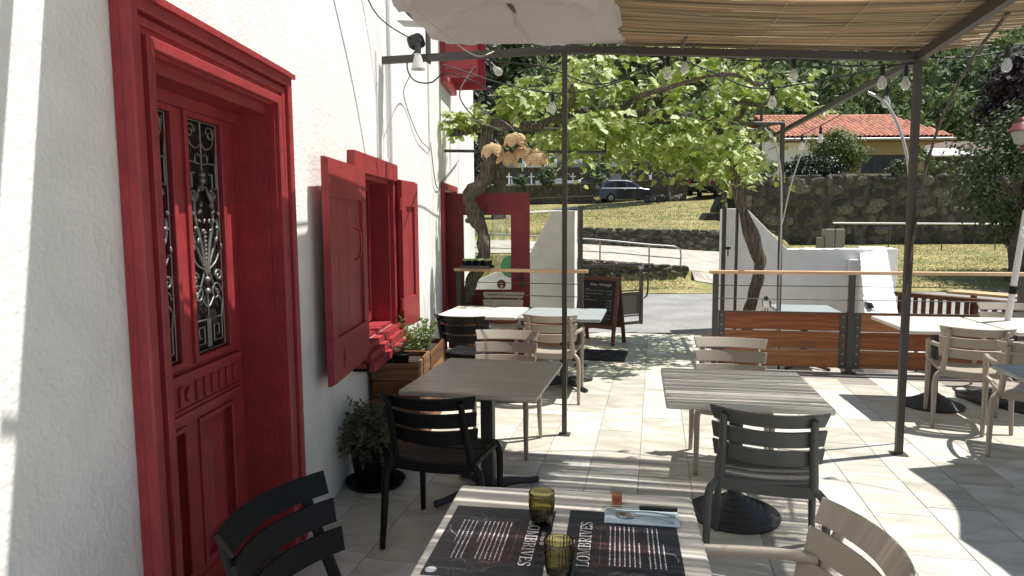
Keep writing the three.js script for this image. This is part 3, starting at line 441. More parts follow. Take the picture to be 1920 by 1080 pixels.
function makeChairGeo() {
  // sitter faces +z; the back is at -z
  const back = (y) => -0.205 - (y - 0.45) * 0.26 - Math.max(0, y - 0.62) * 0.10, N = 14;
  const backSlat = (y, h, w, roll) => { const pts = [], ups = [], nors = []; for (let i = 0; i <= N; i++) { const t = (i / N) * 2 - 1, x = t * w / 2, c = 0.075 * t * t; const up = V(0, 1, -0.30 - roll).normalize(), tan = V(w / 2, 0, 0.15 * t).normalize(), no = tan.clone().cross(up).normalize(); pts.push(V(x, y + 0.006 * t * t, back(y) - 0.035 + c)); ups.push(no.clone().cross(tan).normalize()); nors.push(no); } return slab(pts, ups, nors, h, 0.013); };
  chairGeo.backSlats = [[0.782, 0.078, 0.475, 0.35], [0.692, 0.079, 0.47, 0], [0.60, 0.079, 0.462, 0]].map((a) => backSlat(...a));
  const seatSlat = (z, d, w, dy) => { const pts = [], ups = [], nors = []; for (let i = 0; i <= 10; i++) { const t = (i / 10) * 2 - 1; pts.push(V(t * w / 2, 0.446 + dy + 0.014 * t * t, z + 0.0)); ups.push(V(0, 0, 1)); nors.push(V(0, 1, 0)); } return slab(pts, ups, nors, d, 0.016, 0.006); };
  chairGeo.seatSlats = [[-0.175, 0.066, 0.385, 0.002], [-0.097, 0.078, 0.395, -0.004], [-0.012, 0.080, 0.405, -0.007], [0.075, 0.082, 0.415, -0.005], [0.163, 0.082, 0.42, -0.008]].map((a) => seatSlat(...a));
  chairGeo.apron = join([limb([[-0.195, 0.44, -0.2], [-0.205, 0.438, 0], [-0.212, 0.432, 0.19]], [0.017, 0.016, 0.017], 8, 4), limb([[0.195, 0.44, -0.2], [0.205, 0.438, 0], [0.212, 0.432, 0.19]], [0.017, 0.016, 0.017], 8, 4), slab([-1, -0.5, 0, 0.5, 1].map((t) => V(t * 0.2, 0.425 + 0.01 * t * t, -0.212)), Array(5).fill(V(0, 1, 0)), Array(5).fill(V(0, 0, 1)), 0.055, 0.014), slab([-1, -0.5, 0, 0.5, 1].map((t) => V(t * 0.212, 0.415 + 0.012 * t * t, 0.205)), Array(5).fill(V(0, 1, -0.2)), Array(5).fill(V(0, 0.2, 1)), 0.05, 0.016)]);
  chairGeo.upright = [-1, 1].map((k) => limb([[0.2 * k, 0.43, -0.195], [0.198 * k, 0.50, -0.222], [0.192 * k, 0.60, back(0.60) - 0.013], [0.188 * k, 0.70, back(0.70) - 0.013], [0.186 * k, 0.795, back(0.795) - 0.016]], [0.021, 0.02, 0.019, 0.018, 0.015], 8, 4));
  chairGeo.rearLeg = [-1, 1].map((k) => limb([[0.195 * k, 0.44, -0.195], [0.232 * k, 0.425, -0.212], [0.25 * k, 0.375, -0.225], [0.254 * k, 0.2, -0.245], [0.258 * k, 0.004, -0.275]], [0.02, 0.02, 0.019, 0.017, 0.0145], 8, 4));
  chairGeo.frontLeg = [-1, 1].map((k) => limb([[0.212 * k, 0.44, 0.19], [0.226 * k, 0.40, 0.21], [0.229 * k, 0.2, 0.217], [0.233 * k, 0.004, 0.226]], [0.02, 0.019, 0.017, 0.0145], 8, 4));
  chairGeo.frontLegArm = [-1, 1].map((k) => limb([[0.25 * k, 0.46, 0.20], [0.25 * k, 0.40, 0.21], [0.25 * k, 0.2, 0.217], [0.252 * k, 0.004, 0.226]], [0.02, 0.019, 0.017, 0.0145], 8, 4));
  chairGeo.arm = [-1, 1].map((k) => limb([[0.19 * k, 0.655, back(0.655) + 0.01], [0.235 * k, 0.648, -0.16], [0.262 * k, 0.642, 0.02], [0.262 * k, 0.638, 0.15], [0.26 * k, 0.615, 0.205], [0.255 * k, 0.55, 0.215], [0.25 * k, 0.47, 0.205], [0.205 * k, 0.437, 0.17]], [0.016, 0.018, 0.019, 0.019, 0.019, 0.019, 0.02, 0.018], 8, 4).scale(1, 1, 1));
}
makeChairGeo();
for (const k of Object.keys(chairGeo)) { const v = chairGeo[k]; chairGeo[k] = Array.isArray(v) ? v.map((g) => boxUV(join([g]))) : boxUV(join([v])); }
function makeChair(name, m, arms, label, at, turn, group) {
  const t = thing(name, label, arms ? 'armchair' : 'chair', at, turn, group);
  const p = (n, g) => { const o = new THREE.Mesh(g, m); o.name = n; o.castShadow = o.receiveShadow = true; t.add(o); };
  chairGeo.backSlats.forEach((g) => p('back_slat', g)); chairGeo.seatSlats.forEach((g) => p('seat_slat', g)); p('seat_frame', chairGeo.apron);
  chairGeo.upright.forEach((g) => p('back_post', g)); chairGeo.rearLeg.forEach((g) => p('leg', g)); (arms ? chairGeo.frontLegArm : chairGeo.frontLeg).forEach((g) => p('leg', g));
  if (arms) chairGeo.arm.forEach((g) => p('armrest', g));
  return t;
}
// turn: direction the sitter looks, 0 = +z (towards the camera), 180 = away
const CG = 'terrace chairs';
// the chair's centre from the middle of its top slat and the direction the sitter looks
const seatAt = (x, z, deg) => { const a = deg * R; return [[x + Math.sin(a) * 0.335, 0, z + Math.cos(a) * 0.335], a]; };
const chairs = [
  ['slatted_chair', M.black, 0, 'black slatted chair at the left of the table with the placemats, by the red door', -0.765, -1.985, 72],
  ['slatted_chair', M.black, 0, 'black slatted chair with its back to us at the bare brown table', -0.43, -3.17, 166],
  ['slatted_chair', M.taupe, 0, 'taupe slatted chair at the far side of the bare brown table', -0.03, -5.16, -11],
  ['slatted_chair', M.black, 0, 'black slatted chair at the back table next to the house wall', -0.49, -5.95, 160],
  ['slatted_armchair', M.taupe, 1, 'taupe slatted armchair at the back tables, standing behind the thin pergola post', 0.33, -5.97, 170],
  ['slatted_chair', M.taupe, 0, 'taupe slatted chair farthest back, in front of the red glass door', -0.09, -8.0, -10],
  ['slatted_chair', M.taupe, 0, 'taupe slatted chair facing us at the striped table, before the wooden boards', 1.55, -4.77, -14],
  ['slatted_chair', M.slate, 0, 'charcoal slatted chair with its back to us at the striped table', 1.11, -2.87, 160],
  ['slatted_armchair', M.taupe, 1, 'taupe slatted armchair cut off by the bottom edge, right of the table with the placemats', 0.97, -1.71, -93],
  ['slatted_armchair', M.taupe, 1, 'taupe slatted armchair at the sunlit table right of the right pergola post', 3.55, -5.10, 155],
  ['slatted_armchair', M.taupe, 1, 'taupe slatted chair cut off by the right edge, at the grey table corner', 3.50, -4.40, 150],
  ['slatted_chair', M.slate, 0, 'dark slatted chair half hidden beyond the wooden railing, by the rough white wall', 4.52, -8.55, 60],
  ['slatted_armchair', M.taupe, 1, 'taupe slatted armchair beyond the sunlit right table, its back to the railing', 4.86, -6.66, -14],
];
for (const [n, m, a, l, x, z, deg] of chairs) { const [p, t] = seatAt(x, z, deg); if (z < -8.5) p[1] = -0.2; makeChair(n, m, a, l, p, t, CG); }

const topGeo = new Map();
function makeTable(label, at, turn, m, w, d, base, y = 0.74) {
  const t = thing('terrace_table', label, 'table', at, turn, 'terrace tables');
  const k = w + '_' + d; if (!topGeo.has(k)) topGeo.set(k, boxUV(join([rbox(w, 0.034, d, 0.012, [0, y - 0.017, 0], undefined, 3)])));
  const o = new THREE.Mesh(topGeo.get(k), m); o.name = 'tabletop'; o.castShadow = o.receiveShadow = true; t.add(o);
  mesh('under_plate', [box(w * 0.5, 0.012, 0.06, [0, y - 0.04, 0]), box(0.06, 0.0118, d * 0.5, [0, y - 0.0405, 0])], M.castIron, t);
  if (base === 'cone') {
    const pr = [[0.0, 0.0], [0.245, 0.0], [0.25, 0.012]]; for (let i = 0; i < 6; i++) { const r = 0.25 - i * 0.036, yy = 0.014 + Math.pow(i / 6, 1.25) * 0.11; pr.push([r, yy], [r - 0.006, yy + 0.01], [r - 0.012, yy + 0.004]); } pr.push([0.04, 0.125], [0.038, 0.15]);
    mesh('base', lathe(pr, 40), M.castIron, t); mesh('column', rod([0, 0.12, 0], [0, y - 0.046, 0], 0.038, 0.038, 20), M.castIron, t);
  } else {
    for (let i = 0; i < 4; i++) { const a = i * Math.PI / 2 + Math.PI / 4; mesh('foot', limb([[0, 0.05, 0], [Math.cos(a) * 0.15, 0.05, Math.sin(a) * 0.15], [Math.cos(a) * 0.3, 0.026, Math.sin(a) * 0.3], [Math.cos(a) * 0.36, 0.022, Math.sin(a) * 0.36]], [0.035, 0.032, 0.022, 0.02], 8, 3), M.castIron, t); }
    mesh('column', rbox(0.075, y - 0.08, 0.075, 0.008, [0, (y - 0.046) / 2 + 0.02, 0]), M.castIron, t);
  }
  return t;
}
const yawOf = (deg) => -deg * R;
makeTable('cream table in front set with two dark placemats, glasses and cutlery', [0.145, 0, -1.83], yawOf(8.5), M.oakPale, 0.78, 0.80, 'cross');
makeTable('bare brown wooden table beside the house wall', [-0.15, 0, -3.98], yawOf(13), M.oakTaupe, 0.77, 0.90, 'cross');
makeTable('pale wooden table striped by reed shadows, right of the middle', [1.24, 0, -3.67], yawOf(10.5), M.oakPale, 0.80, 0.84, 'cone');
makeTable('white-lit table at the back against the house, left of the grey one', [-0.28, 0, -6.88], yawOf(12), M.oakPale, 0.80, 0.76, 'cross');
makeTable('grey table at the back joined to the right of the white-lit one', [0.52, 0, -6.71], yawOf(12), M.greyWood, 0.79, 0.78, 'cross');
makeTable('sunlit pale table on the right, nearer the middle of the terrace', [3.72, 0, -5.88], yawOf(9), M.oakPale, 0.78, 0.88, 'cone');
makeTable('sunlit pale table on the right, cut off by the right edge', [4.515, 0, -5.755], yawOf(9), M.oakPale, 0.78, 0.88, 'cone');
makeTable('grey table of which only a corner shows at the right edge', [3.31, 0, -3.75], yawOf(12), M.greyWood, 0.76, 0.76, 'cone');
makeTable('bleached table standing beyond the wooden railing', [3.68, -0.2, -8.45], yawOf(11), M.greyWood, 0.72, 0.8, 'cross');

// ---------- things on the front table ----------
function placemat(flip) {
  const W = 1024, H = 740, c = document.createElement('canvas'); c.width = W; c.height = H; const x = c.getContext('2d');
  reseed(33 + flip);
  x.fillStyle = '#1c1c24'; x.fillRect(0, 0, W, H);
  for (let i = 0; i < 240; i++) { const px = W * (0.5 + (rnd() - 0.5) * 0.95), py = H * (0.45 + (rnd() - 0.5) * 0.8), r = rr(30, 150), g = x.createRadialGradient(px, py, 0, px, py, r), red = Math.hypot((px - W / 2) / W, (py - H * 0.42) / H) < 0.33; g.addColorStop(0, red ? 'rgba(120,48,50,0.2)' : 'rgba(34,34,46,0.12)'); g.addColorStop(1, 'rgba(0,0,0,0)'); x.fillStyle = g; x.fillRect(px - r, py - r, 2 * r, 2 * r); }
  const crack = (px, py, a, n, w, col) => { x.strokeStyle = col; x.lineWidth = w; x.beginPath(); x.moveTo(px, py); for (let i = 0; i < n; i++) { a += rr(-0.8, 0.8); px += Math.cos(a) * rr(8, 26); py += Math.sin(a) * rr(8, 26); x.lineTo(px, py); } x.stroke(); };
  for (let i = 0; i < 34; i++) { const e = rnd() < 0.5, px = e ? rr(20, 170) : rr(W - 190, W - 20), py = rr(40, H - 40); crack(px, py, rr(1, 2.2) * (rnd() < 0.5 ? 1 : -1), 14, rr(1, 2.6), 'rgba(175,175,190,' + rr(0.35, 0.8) + ')'); }
  for (let i = 0; i < 10; i++) crack(rr(180, W - 180), rr(30, H - 30), rr(0, 6), 10, 1.4, 'rgba(170,90,80,0.7)');
  x.fillStyle = '#d9d4cf'; x.textAlign = 'center'; x.font = '34px serif'; x.fillText('GROTTE DE', W / 2 - 60, 62);
  x.font = '112px serif'; x.fillText('LOMBRIVES', W / 2, 168); x.fillStyle = '#1c1c24'; x.fillRect(0, 0, 0, 0);
  const word = (px, py, len, h, col) => { x.fillStyle = col; let q = px; while (q < px + len) { const l = rr(8, 34); x.fillRect(q, py, Math.min(l, px + len - q), h); for (let k = 0; k < l / 7; k++) if (rnd() < 0.45) x.fillRect(q + k * 7, py - h * 0.55, 3, h); q += l + 7; } };
  word(250, 228, 520, 4, 'rgba(170,160,155,0.5)');
  for (let i = 0; i < 12; i++) { if (i === 7) continue; const l = i === 6 || i === 11 ? 330 : 560; word(232, 290 + i * 31, l, 7, 'rgba(222,220,222,0.92)'); }
  crack(330, H - 30, 0.2, 12, 3, 'rgba(230,225,215,0.9)');
  x.fillStyle = '#e4e4ea'; x.beginPath(); x.arc(W - 64, H - 52, 36, 0, 7); x.fill(); x.strokeStyle = '#9a9aa8'; x.lineWidth = 3; x.beginPath(); x.arc(W - 64, H - 52, 29, 0, 7); x.stroke();
  const t = new THREE.CanvasTexture(c); t.colorSpace = THREE.SRGBColorSpace; return mat({ map: t, roughness: 0.42 });
}
{
  const y = 0.7405;
  const mk = (label, at, turn, flip, w, d) => { const o = thing('placemat', label, 'placemat', at, turn, 'printed placemats'); const g = new THREE.PlaneGeometry(w, d, 1, 1).rotateX(-Math.PI / 2).translate(0, 0.0016, 0); const m = new THREE.Mesh(g, placemat(flip)); m.name = 'printed_face'; m.receiveShadow = m.castShadow = true; o.add(m); mesh('paper', box(w, 0.001, d, [0, 0.0006, 0]), mat({ rgb: [0.03, 0.03, 0.035], roughness: 0.5 }), o); return o; };
  // text reads from the seats at the left and at the right of the table
  mk('dark printed placemat with white text, on the left side of the front table', [-0.055, y, -1.865], -90 * R - 9 * R, 0, 0.43, 0.315);
  mk('dark printed placemat under the cutlery, on the right side of the front table', [0.305, y, -1.825], 90 * R - 9 * R, 1, 0.43, 0.32);
  const glassGeo = (() => { // ribbed tumbler: outer and inner wall
    const N = 84, prof = [[0.0, 0.0], [0.024, 0.001], [0.029, 0.006], [0.0335, 0.025], [0.0375, 0.055], [0.039, 0.075], [0.0392, 0.092], [0.0388, 0.098], [0.0372, 0.098], [0.0374, 0.09], [0.0368, 0.07], [0.0345, 0.045], [0.031, 0.02], [0.026, 0.012], [0, 0.011]];
    const g = new THREE.LatheGeometry(prof.map(([a, b]) => new THREE.Vector2(a, b)), N), p = g.attributes.position;
    for (let i = 0; i < p.count; i++) { const px = p.getX(i), py = p.getY(i), pz = p.getZ(i), r = Math.hypot(px, pz), k = Math.floor(i % prof.length); if (k >= 2 && k <= 5 && r > 0) { const a = Math.atan2(pz, px), f = 1 + 0.035 * Math.max(0, Math.cos(a * 28)); p.setXYZ(i, px * f, py, pz * f); } }
    g.computeVertexNormals(); return g;
  })();
  const gm = mat({ rgb: [0.93, 0.92, 0.80], transmission: 1, roughness: 0.03, thickness: 0.004, ior: 1.5, attenuationColor: new THREE.Color(0.33, 0.30, 0.12), attenuationDistance: 0.0036 });
  tag(mesh('glass_tumbler', glassGeo.clone().translate(0, 0, 0), gm, scene, ''), 'olive green ribbed tumbler at the far edge of the left placemat', 'glass', 'ribbed tumblers').position.set(0.085, y + 0.003, -1.965);
  tag(mesh('glass_tumbler', glassGeo.clone(), gm, scene, ''), 'olive green ribbed tumbler between the placemats, cut off by the bottom edge', 'glass', 'ribbed tumblers').position.set(0.115, y + 0.003, -1.655);
  const nap = thing('napkin', 'pale blue folded paper napkin under the fork and spoon', 'napkin', [0.392, y + 0.003, -1.995], -9 * R);
  mesh('paper_layer', rbox(0.225, 0.002, 0.098, 0.0008, [0, 0.001, 0]), mat({ rgb: [0.48, 0.56, 0.60], roughness: 0.9 }), nap); mesh('paper_layer', rbox(0.224, 0.0018, 0.0965, 0.0008, [0.0005, 0.0032, 0.0]), mat({ rgb: [0.52, 0.60, 0.64], roughness: 0.9 }), nap);
  const ky = y + 0.0085;
  const kn = thing('table_knife', 'steak knife with black handle beyond the napkin', 'knife', [0.40, ky, -2.052], -8 * R);
  mesh('blade', [extr([[-0.125, 0.0], [-0.105, 0.008], [0, 0.010], [0, -0.006], [-0.09, -0.005]], 0.0014).rotateX(-Math.PI / 2)], M.chrome, kn); mesh('handle', limb([[-0.004, 0.002, 0], [0.02, 0.003, 0], [0.07, 0.003, 0.002], [0.112, 0.003, 0]], [0.0075, 0.0085, 0.009, 0.007], 8, 4), M.black, kn);
  const fk = thing('fork', 'steel fork lying on the pale blue napkin behind the spoon', 'fork', [0.392, ky, -2.012], -14 * R);
  mesh('handle', [sheet((u, v) => V(lerp(-0.045, 0.105, u), 0.002 + 0.006 * Math.sin(u * 3.14), (v - 0.5) * lerp(0.007, 0.014, u * u)), 10, 2, 0.0016)], M.chrome, fk); mesh('head', [sheet((u, v) => V(lerp(-0.066, -0.044, u), 0.002, (v - 0.5) * lerp(0.022, 0.008, u)), 4, 3, 0.0015)], M.chrome, fk);
  for (let i = 0; i < 4; i++) mesh('tine', [bar([-0.066, 0.0015, -0.009 + i * 0.006], [-0.105, 0.005, -0.009 + i * 0.006], 0.0028, 0.0016)], M.chrome, fk);
  const sp = thing('spoon', 'steel spoon lying on the pale blue napkin', 'spoon', [0.40, ky, -1.975], -22 * R);
  mesh('bowl', [sheet((u, v) => { const a = v * 6.283, r = u; return V(-0.062 + Math.cos(a) * 0.03 * r, 0.004 - 0.006 * (1 - r * r), Math.sin(a) * 0.0195 * r); }, 6, 22, 0.0012)], M.chrome, sp); mesh('handle', [sheet((u, v) => V(lerp(-0.034, 0.085, u), 0.003 + 0.007 * Math.sin(u * 3.0), (v - 0.5) * lerp(0.006, 0.013, u * u)), 10, 2, 0.0016)], M.chrome, sp);
  // table number
  const c = document.createElement('canvas'); c.width = c.height = 128; const x = c.getContext('2d'); x.fillStyle = '#b06a44'; x.fillRect(0, 0, 128, 128); for (let i = 0; i < 60; i++) { x.fillStyle = 'rgba(70,35,15,' + rr(0.03, 0.14) + ')'; x.fillRect(0, rr(0, 128), 128, rr(1, 4)); } x.fillStyle = '#15100c'; x.font = 'bold 70px serif'; x.textAlign = 'center'; x.fillText('30', 64, 90);
  const tx = new THREE.CanvasTexture(c); tx.colorSpace = THREE.SRGBColorSpace;
  const cu = thing('table_number', 'small orange wooden cube marked 30 behind the knife', 'table number', [0.335, y, -2.115], -6 * R);
  mesh('block', rbox(0.032, 0.032, 0.026, 0.002, [0, 0.016, 0]), mat({ rgb: [0.44, 0.16, 0.06], roughness: 0.7 }), cu); const f = new THREE.Mesh(new THREE.PlaneGeometry(0.029, 0.029).translate(0, 0.016, 0.0134), mat({ map: tx, roughness: 0.7 })); f.name = 'number_face'; cu.add(f);
}

// ---------- railings ----------
function makeRailing(name, label, at, deg, u0, u1, posts, seed0) {
  reseed(seed0); const t = thing(name, label, 'railing', at, yawOf(deg), 'terrace railings');
  mesh('handrail', rbox(u1 - u0, 0.036, 0.085, 0.006, [(u0 + u1) / 2, 1.082, 0]), M.rail, t);
  posts.forEach((u) => mesh('post', [bar([u, 0.004, 0], [u, 1.063, 0], 0.06, 0.05), box(0.13, 0.01, 0.12, [u, 0.006, 0])], M.steel, t));
  for (const y of [0.79, 0.935]) mesh('cable', rod([u0 + 0.05, y, 0], [u1 - 0.05, y, 0], 0.005, 0.005, 6), M.steel, t);
  for (let i = 0; i + 1 < posts.length; i++) {
    const a = posts[i] + 0.035, b = posts[i + 1] - 0.035;
    for (const [x0, x1] of [[a, a + 0.07], [b - 0.07, b]]) { const pl = mesh('steel_strip', lim(x0, x1, 0.045, 0.645, 0.0, 0.008), M.steel, t); for (let k = 0; k < 6; k++) mesh('bolt', moved(new THREE.CylinderGeometry(0.008, 0.009, 0.006, 8), [(x0 + x1) / 2, 0.10 + Math.floor(k / 2) * 0.2 + (k % 2) * 0.105, 0.011], [Math.PI / 2, 0, 0]), M.galv, pl); }
    mesh('top_strip', lim(a, b, 0.646, 0.654, -0.03, 0.008), M.steel, t);
    for (let k = 0; k < 3; k++) {
      const y0 = 0.05 + k * 0.2, p = [], n = 16, s = rr(0, 50); for (let j = 0; j <= n; j++) { const x = lerp(a + 0.005, b - 0.005, j / n); p.push([x, y0 + (k ? 0.007 * noise(x * 5, s) + 0.004 : 0)]); } for (let j = n; j >= 0; j--) { const x = lerp(a + 0.005, b - 0.005, j / n); p.push([x, y0 + (k < 2 ? 0.188 + 0.007 * noise(x * 5, s + 9) : 0.192)]); }
      const g = boxUV(join([extr(p, 0.03).translate(0, 0, -0.0305)])), uv = g.attributes.uv; for (let q = 0; q < uv.count; q++) uv.setXY(q, uv.getX(q) * 0.8 + s, uv.getY(q) * 1.4 + s * 3.1); const o = new THREE.Mesh(g, M.board[(k + i) % 3]); o.name = 'board'; o.castShadow = o.receiveShadow = true; t.add(o);
    }
  }
  return t;
}
makeRailing('terrace_railing', 'long railing of three wooden boards and a pale handrail, right of the entrance', [3.63, 0, -7.20], 10.9, -1.47, 2.45, [-1.40, 0, 1.62, 2.40], 3);
makeRailing('terrace_railing', 'short railing with a pale handrail left of the entrance, behind the back tables', [0.80, 0, -7.66], 17, -1.55, 0.06, [-1.50, -0.02], 4);

{
  const b = thing('bird_figure', 'small white bird figure with a dark head on the edge of the wooden boards', 'figurine', [2.78, 0.656, -7.35], -0.5), dk = mat({ rgb: [0.05, 0.05, 0.055], roughness: 0.6 });
  const body = new THREE.SphereGeometry(0.05, 16, 12); body.scale(0.8, 1, 1.35); body.rotateX(-0.7); mesh('body', body.translate(0, 0.085, 0), M.white, b, ''); const hd = new THREE.SphereGeometry(0.026, 14, 10); mesh('head', hd.translate(0, 0.145, 0.045), dk, b, ''); mesh('beak', rod([0, 0.142, 0.066], [0, 0.135, 0.092], 0.007, 0.001, 6), dk, b);
  const wg = new THREE.SphereGeometry(0.04, 12, 8); wg.scale(0.25, 0.8, 1.3); for (const k of [-1, 1]) mesh('wing', wg.clone().rotateX(-0.7).translate(0.036 * k, 0.085, -0.012), dk, b, ''); mesh('tail', box(0.03, 0.008, 0.07, [0, 0.05, -0.08], [0.5, 0, 0]), dk, b); for (const k of [-1, 1]) mesh('leg', rod([0.014 * k, 0, 0], [0.014 * k, 0.045, 0], 0.004), dk, b);
}
// tray of seedlings on the short railing
{
  const t = thing('seedling_tray', 'black plastic tray of pale green rosette plants on the short handrail', 'plant tray', [-0.41, 1.101, -8.03], yawOf(17));
  mesh('tray', [box(0.36, 0.012, 0.2, [0, 0.007, 0]), box(0.36, 0.03, 0.008, [0, 0.02, 0.098]), box(0.36, 0.03, 0.008, [0, 0.02, -0.098])], M.steel, t); reseed(8);
  for (let i = 0; i < 8; i++) { const px = -0.132 + (i % 4) * 0.088, pz = i < 4 ? 0.045 : -0.045, p = mesh('pot', moved(new THREE.CylinderGeometry(0.042, 0.034, 0.075, 4), [px, 0.052, pz], [0, Math.PI / 4, 0]), M.black, t), l = []; for (let k = 0; k < 12; k++) { const a = k * 2.4, r = 0.012 + k * 0.0026, g = new THREE.SphereGeometry(0.017, 6, 4); g.scale(1, 0.35, 0.6); g.rotateZ(0.5); g.translate(r, 0, 0); g.rotateY(a); l.push(g.translate(px, 0.095 + 0.012 * (1 - k / 12), pz)); } mesh('rosette', l, mat({ rgb: [0.36, 0.46, 0.20], roughness: 0.6 }), p); }
}

// ---------- white walls at the far end, gate, board ----------
{
  const w = thing('garden_wall', 'white rendered wall with a sloping top left of the gate', 'wall', [0.92, 0, -10.0], TH);
  mesh('wall_body', [extr([[-1.5, -0.05], [0.0, -0.05], [0.0, 1.80], [-0.33, 1.80], [-0.70, 1.10], [-1.5, 0.75]], 0.32, [], 0.006).translate(0, 0, -0.34)], M.smooth, w);
  const w2 = thing('garden_wall', 'white rendered wall stepping down from a sloping shoulder, right of the gate', 'wall', [3.25, 0, -10.30], yawOf(3));
  mesh('wall_body', [extr([[0, -0.3], [2.55, -0.3], [2.55, 1.20], [0.93, 1.20], [0.60, 1.52], [0.3, 1.82], [0, 1.82]], 0.34, [], 0.006).translate(0, 0, -0.36)], M.smooth, w2);
  reseed(14);
  mesh('broken_render', [...Array(16)].map((_, i) => { const g = new THREE.IcosahedronGeometry(rr(0.02, 0.045), 1); g.scale(1.6, 0.6, 1); return g.translate(0.98 + i * 0.1 + rr(-0.03, 0.03), 1.2, -0.1 + rr(-0.08, 0.08)); }), M.plaster, w2).userData.kind = 'stuff';
  // meter box
  mesh('meter_box', rbox(0.17, 0.25, 0.06, 0.015, [1.90, 0.93, 0.03]), M.white, w2); mesh('meter_lid', rbox(0.16, 0.1, 0.02, 0.008, [1.90, 1.0, 0.068]), M.white, w2);
  const w3 = thing('ramp_wall', 'rough white sunlit wall whose broad top slopes down towards the railing', 'wall', [5.50, 0, -10.35], yawOf(25));
  mesh('wall_body', [sheet((u, v) => { const z = lerp(-0.35, 2.7, v), x = lerp(-0.17, 0.19, u), y = (v < 0.12 ? 1.22 : lerp(1.22, 0.40, (v - 0.12) / 0.88)) + 0.022 * fbm(x * 14, z * 14, 2, 3) + 0.02 * fbm(x * 40, z * 40, 7, 2); return V(x + 0.012 * noise(z * 9, u * 5), y, z); }, 22, 130), extr([[-2.7, -0.3], [0.35, -0.3], [0.35, 1.2], [0.0, 1.2], [-2.7, 0.385]], 0.355).rotateY(Math.PI / 2).translate(-0.168, 0, 0)], M.plaster, w3);
}
{
  const g = thing('gate', 'dark metal gate standing open onto the road behind the menu board', 'gate', [0.99, 0, -9.80], yawOf(-28));
  const L = 1.12; mesh('hinge_post', bar([0, 0.0, 0], [0, 1.87, 0], 0.055), M.steel, g);
  mesh('frame', [bar([0.03, 0.99, 0], [L, 0.99, 0], 0.04), bar([L, 0.07, 0], [L, 1.01, 0], 0.045), bar([0.03, 0.10, 0], [L, 0.10, 0], 0.04), bar([0.05, 0.1, 0], [0.05, 0.99, 0], 0.04), bar([0.05, 0.595, 0], [L, 0.595, 0], 0.02), bar([0.05, 0.21, 0], [L, 0.21, 0], 0.02)], M.steel, g);
  mesh('panel', box(L - 0.1, 0.34, 0.006, [L / 2 + 0.02, 0.40, 0]), mat({ rgb: [0.10, 0.088, 0.075], roughness: 0.6 }), g); mesh('latch_plate', box(0.05, 0.09, 0.06, [L, 0.96, 0.0]), M.galv, g);
  mesh('pull_handle', limb([[L, 0.84, 0.02], [L + 0.08, 0.86, 0.02], [L + 0.09, 0.5, 0.02], [L, 0.47, 0.02]], 0.014, 6, 4), M.steel, g);
  const p = thing('gate_post', 'tall dark steel post with a latch against the right white wall', 'post', [3.13, 0, -10.02], 0); mesh('post', bar([0, 0, 0], [0, 2.3, 0], 0.05), M.steel, p); mesh('latch', [box(0.09, 0.04, 0.03, [0.05, 1.24, 0.02])], M.castIron, p); mesh('bolt', rod([0.06, 1.12, 0.02], [0.06, 1.22, 0.02], 0.01), M.castIron, p);
}
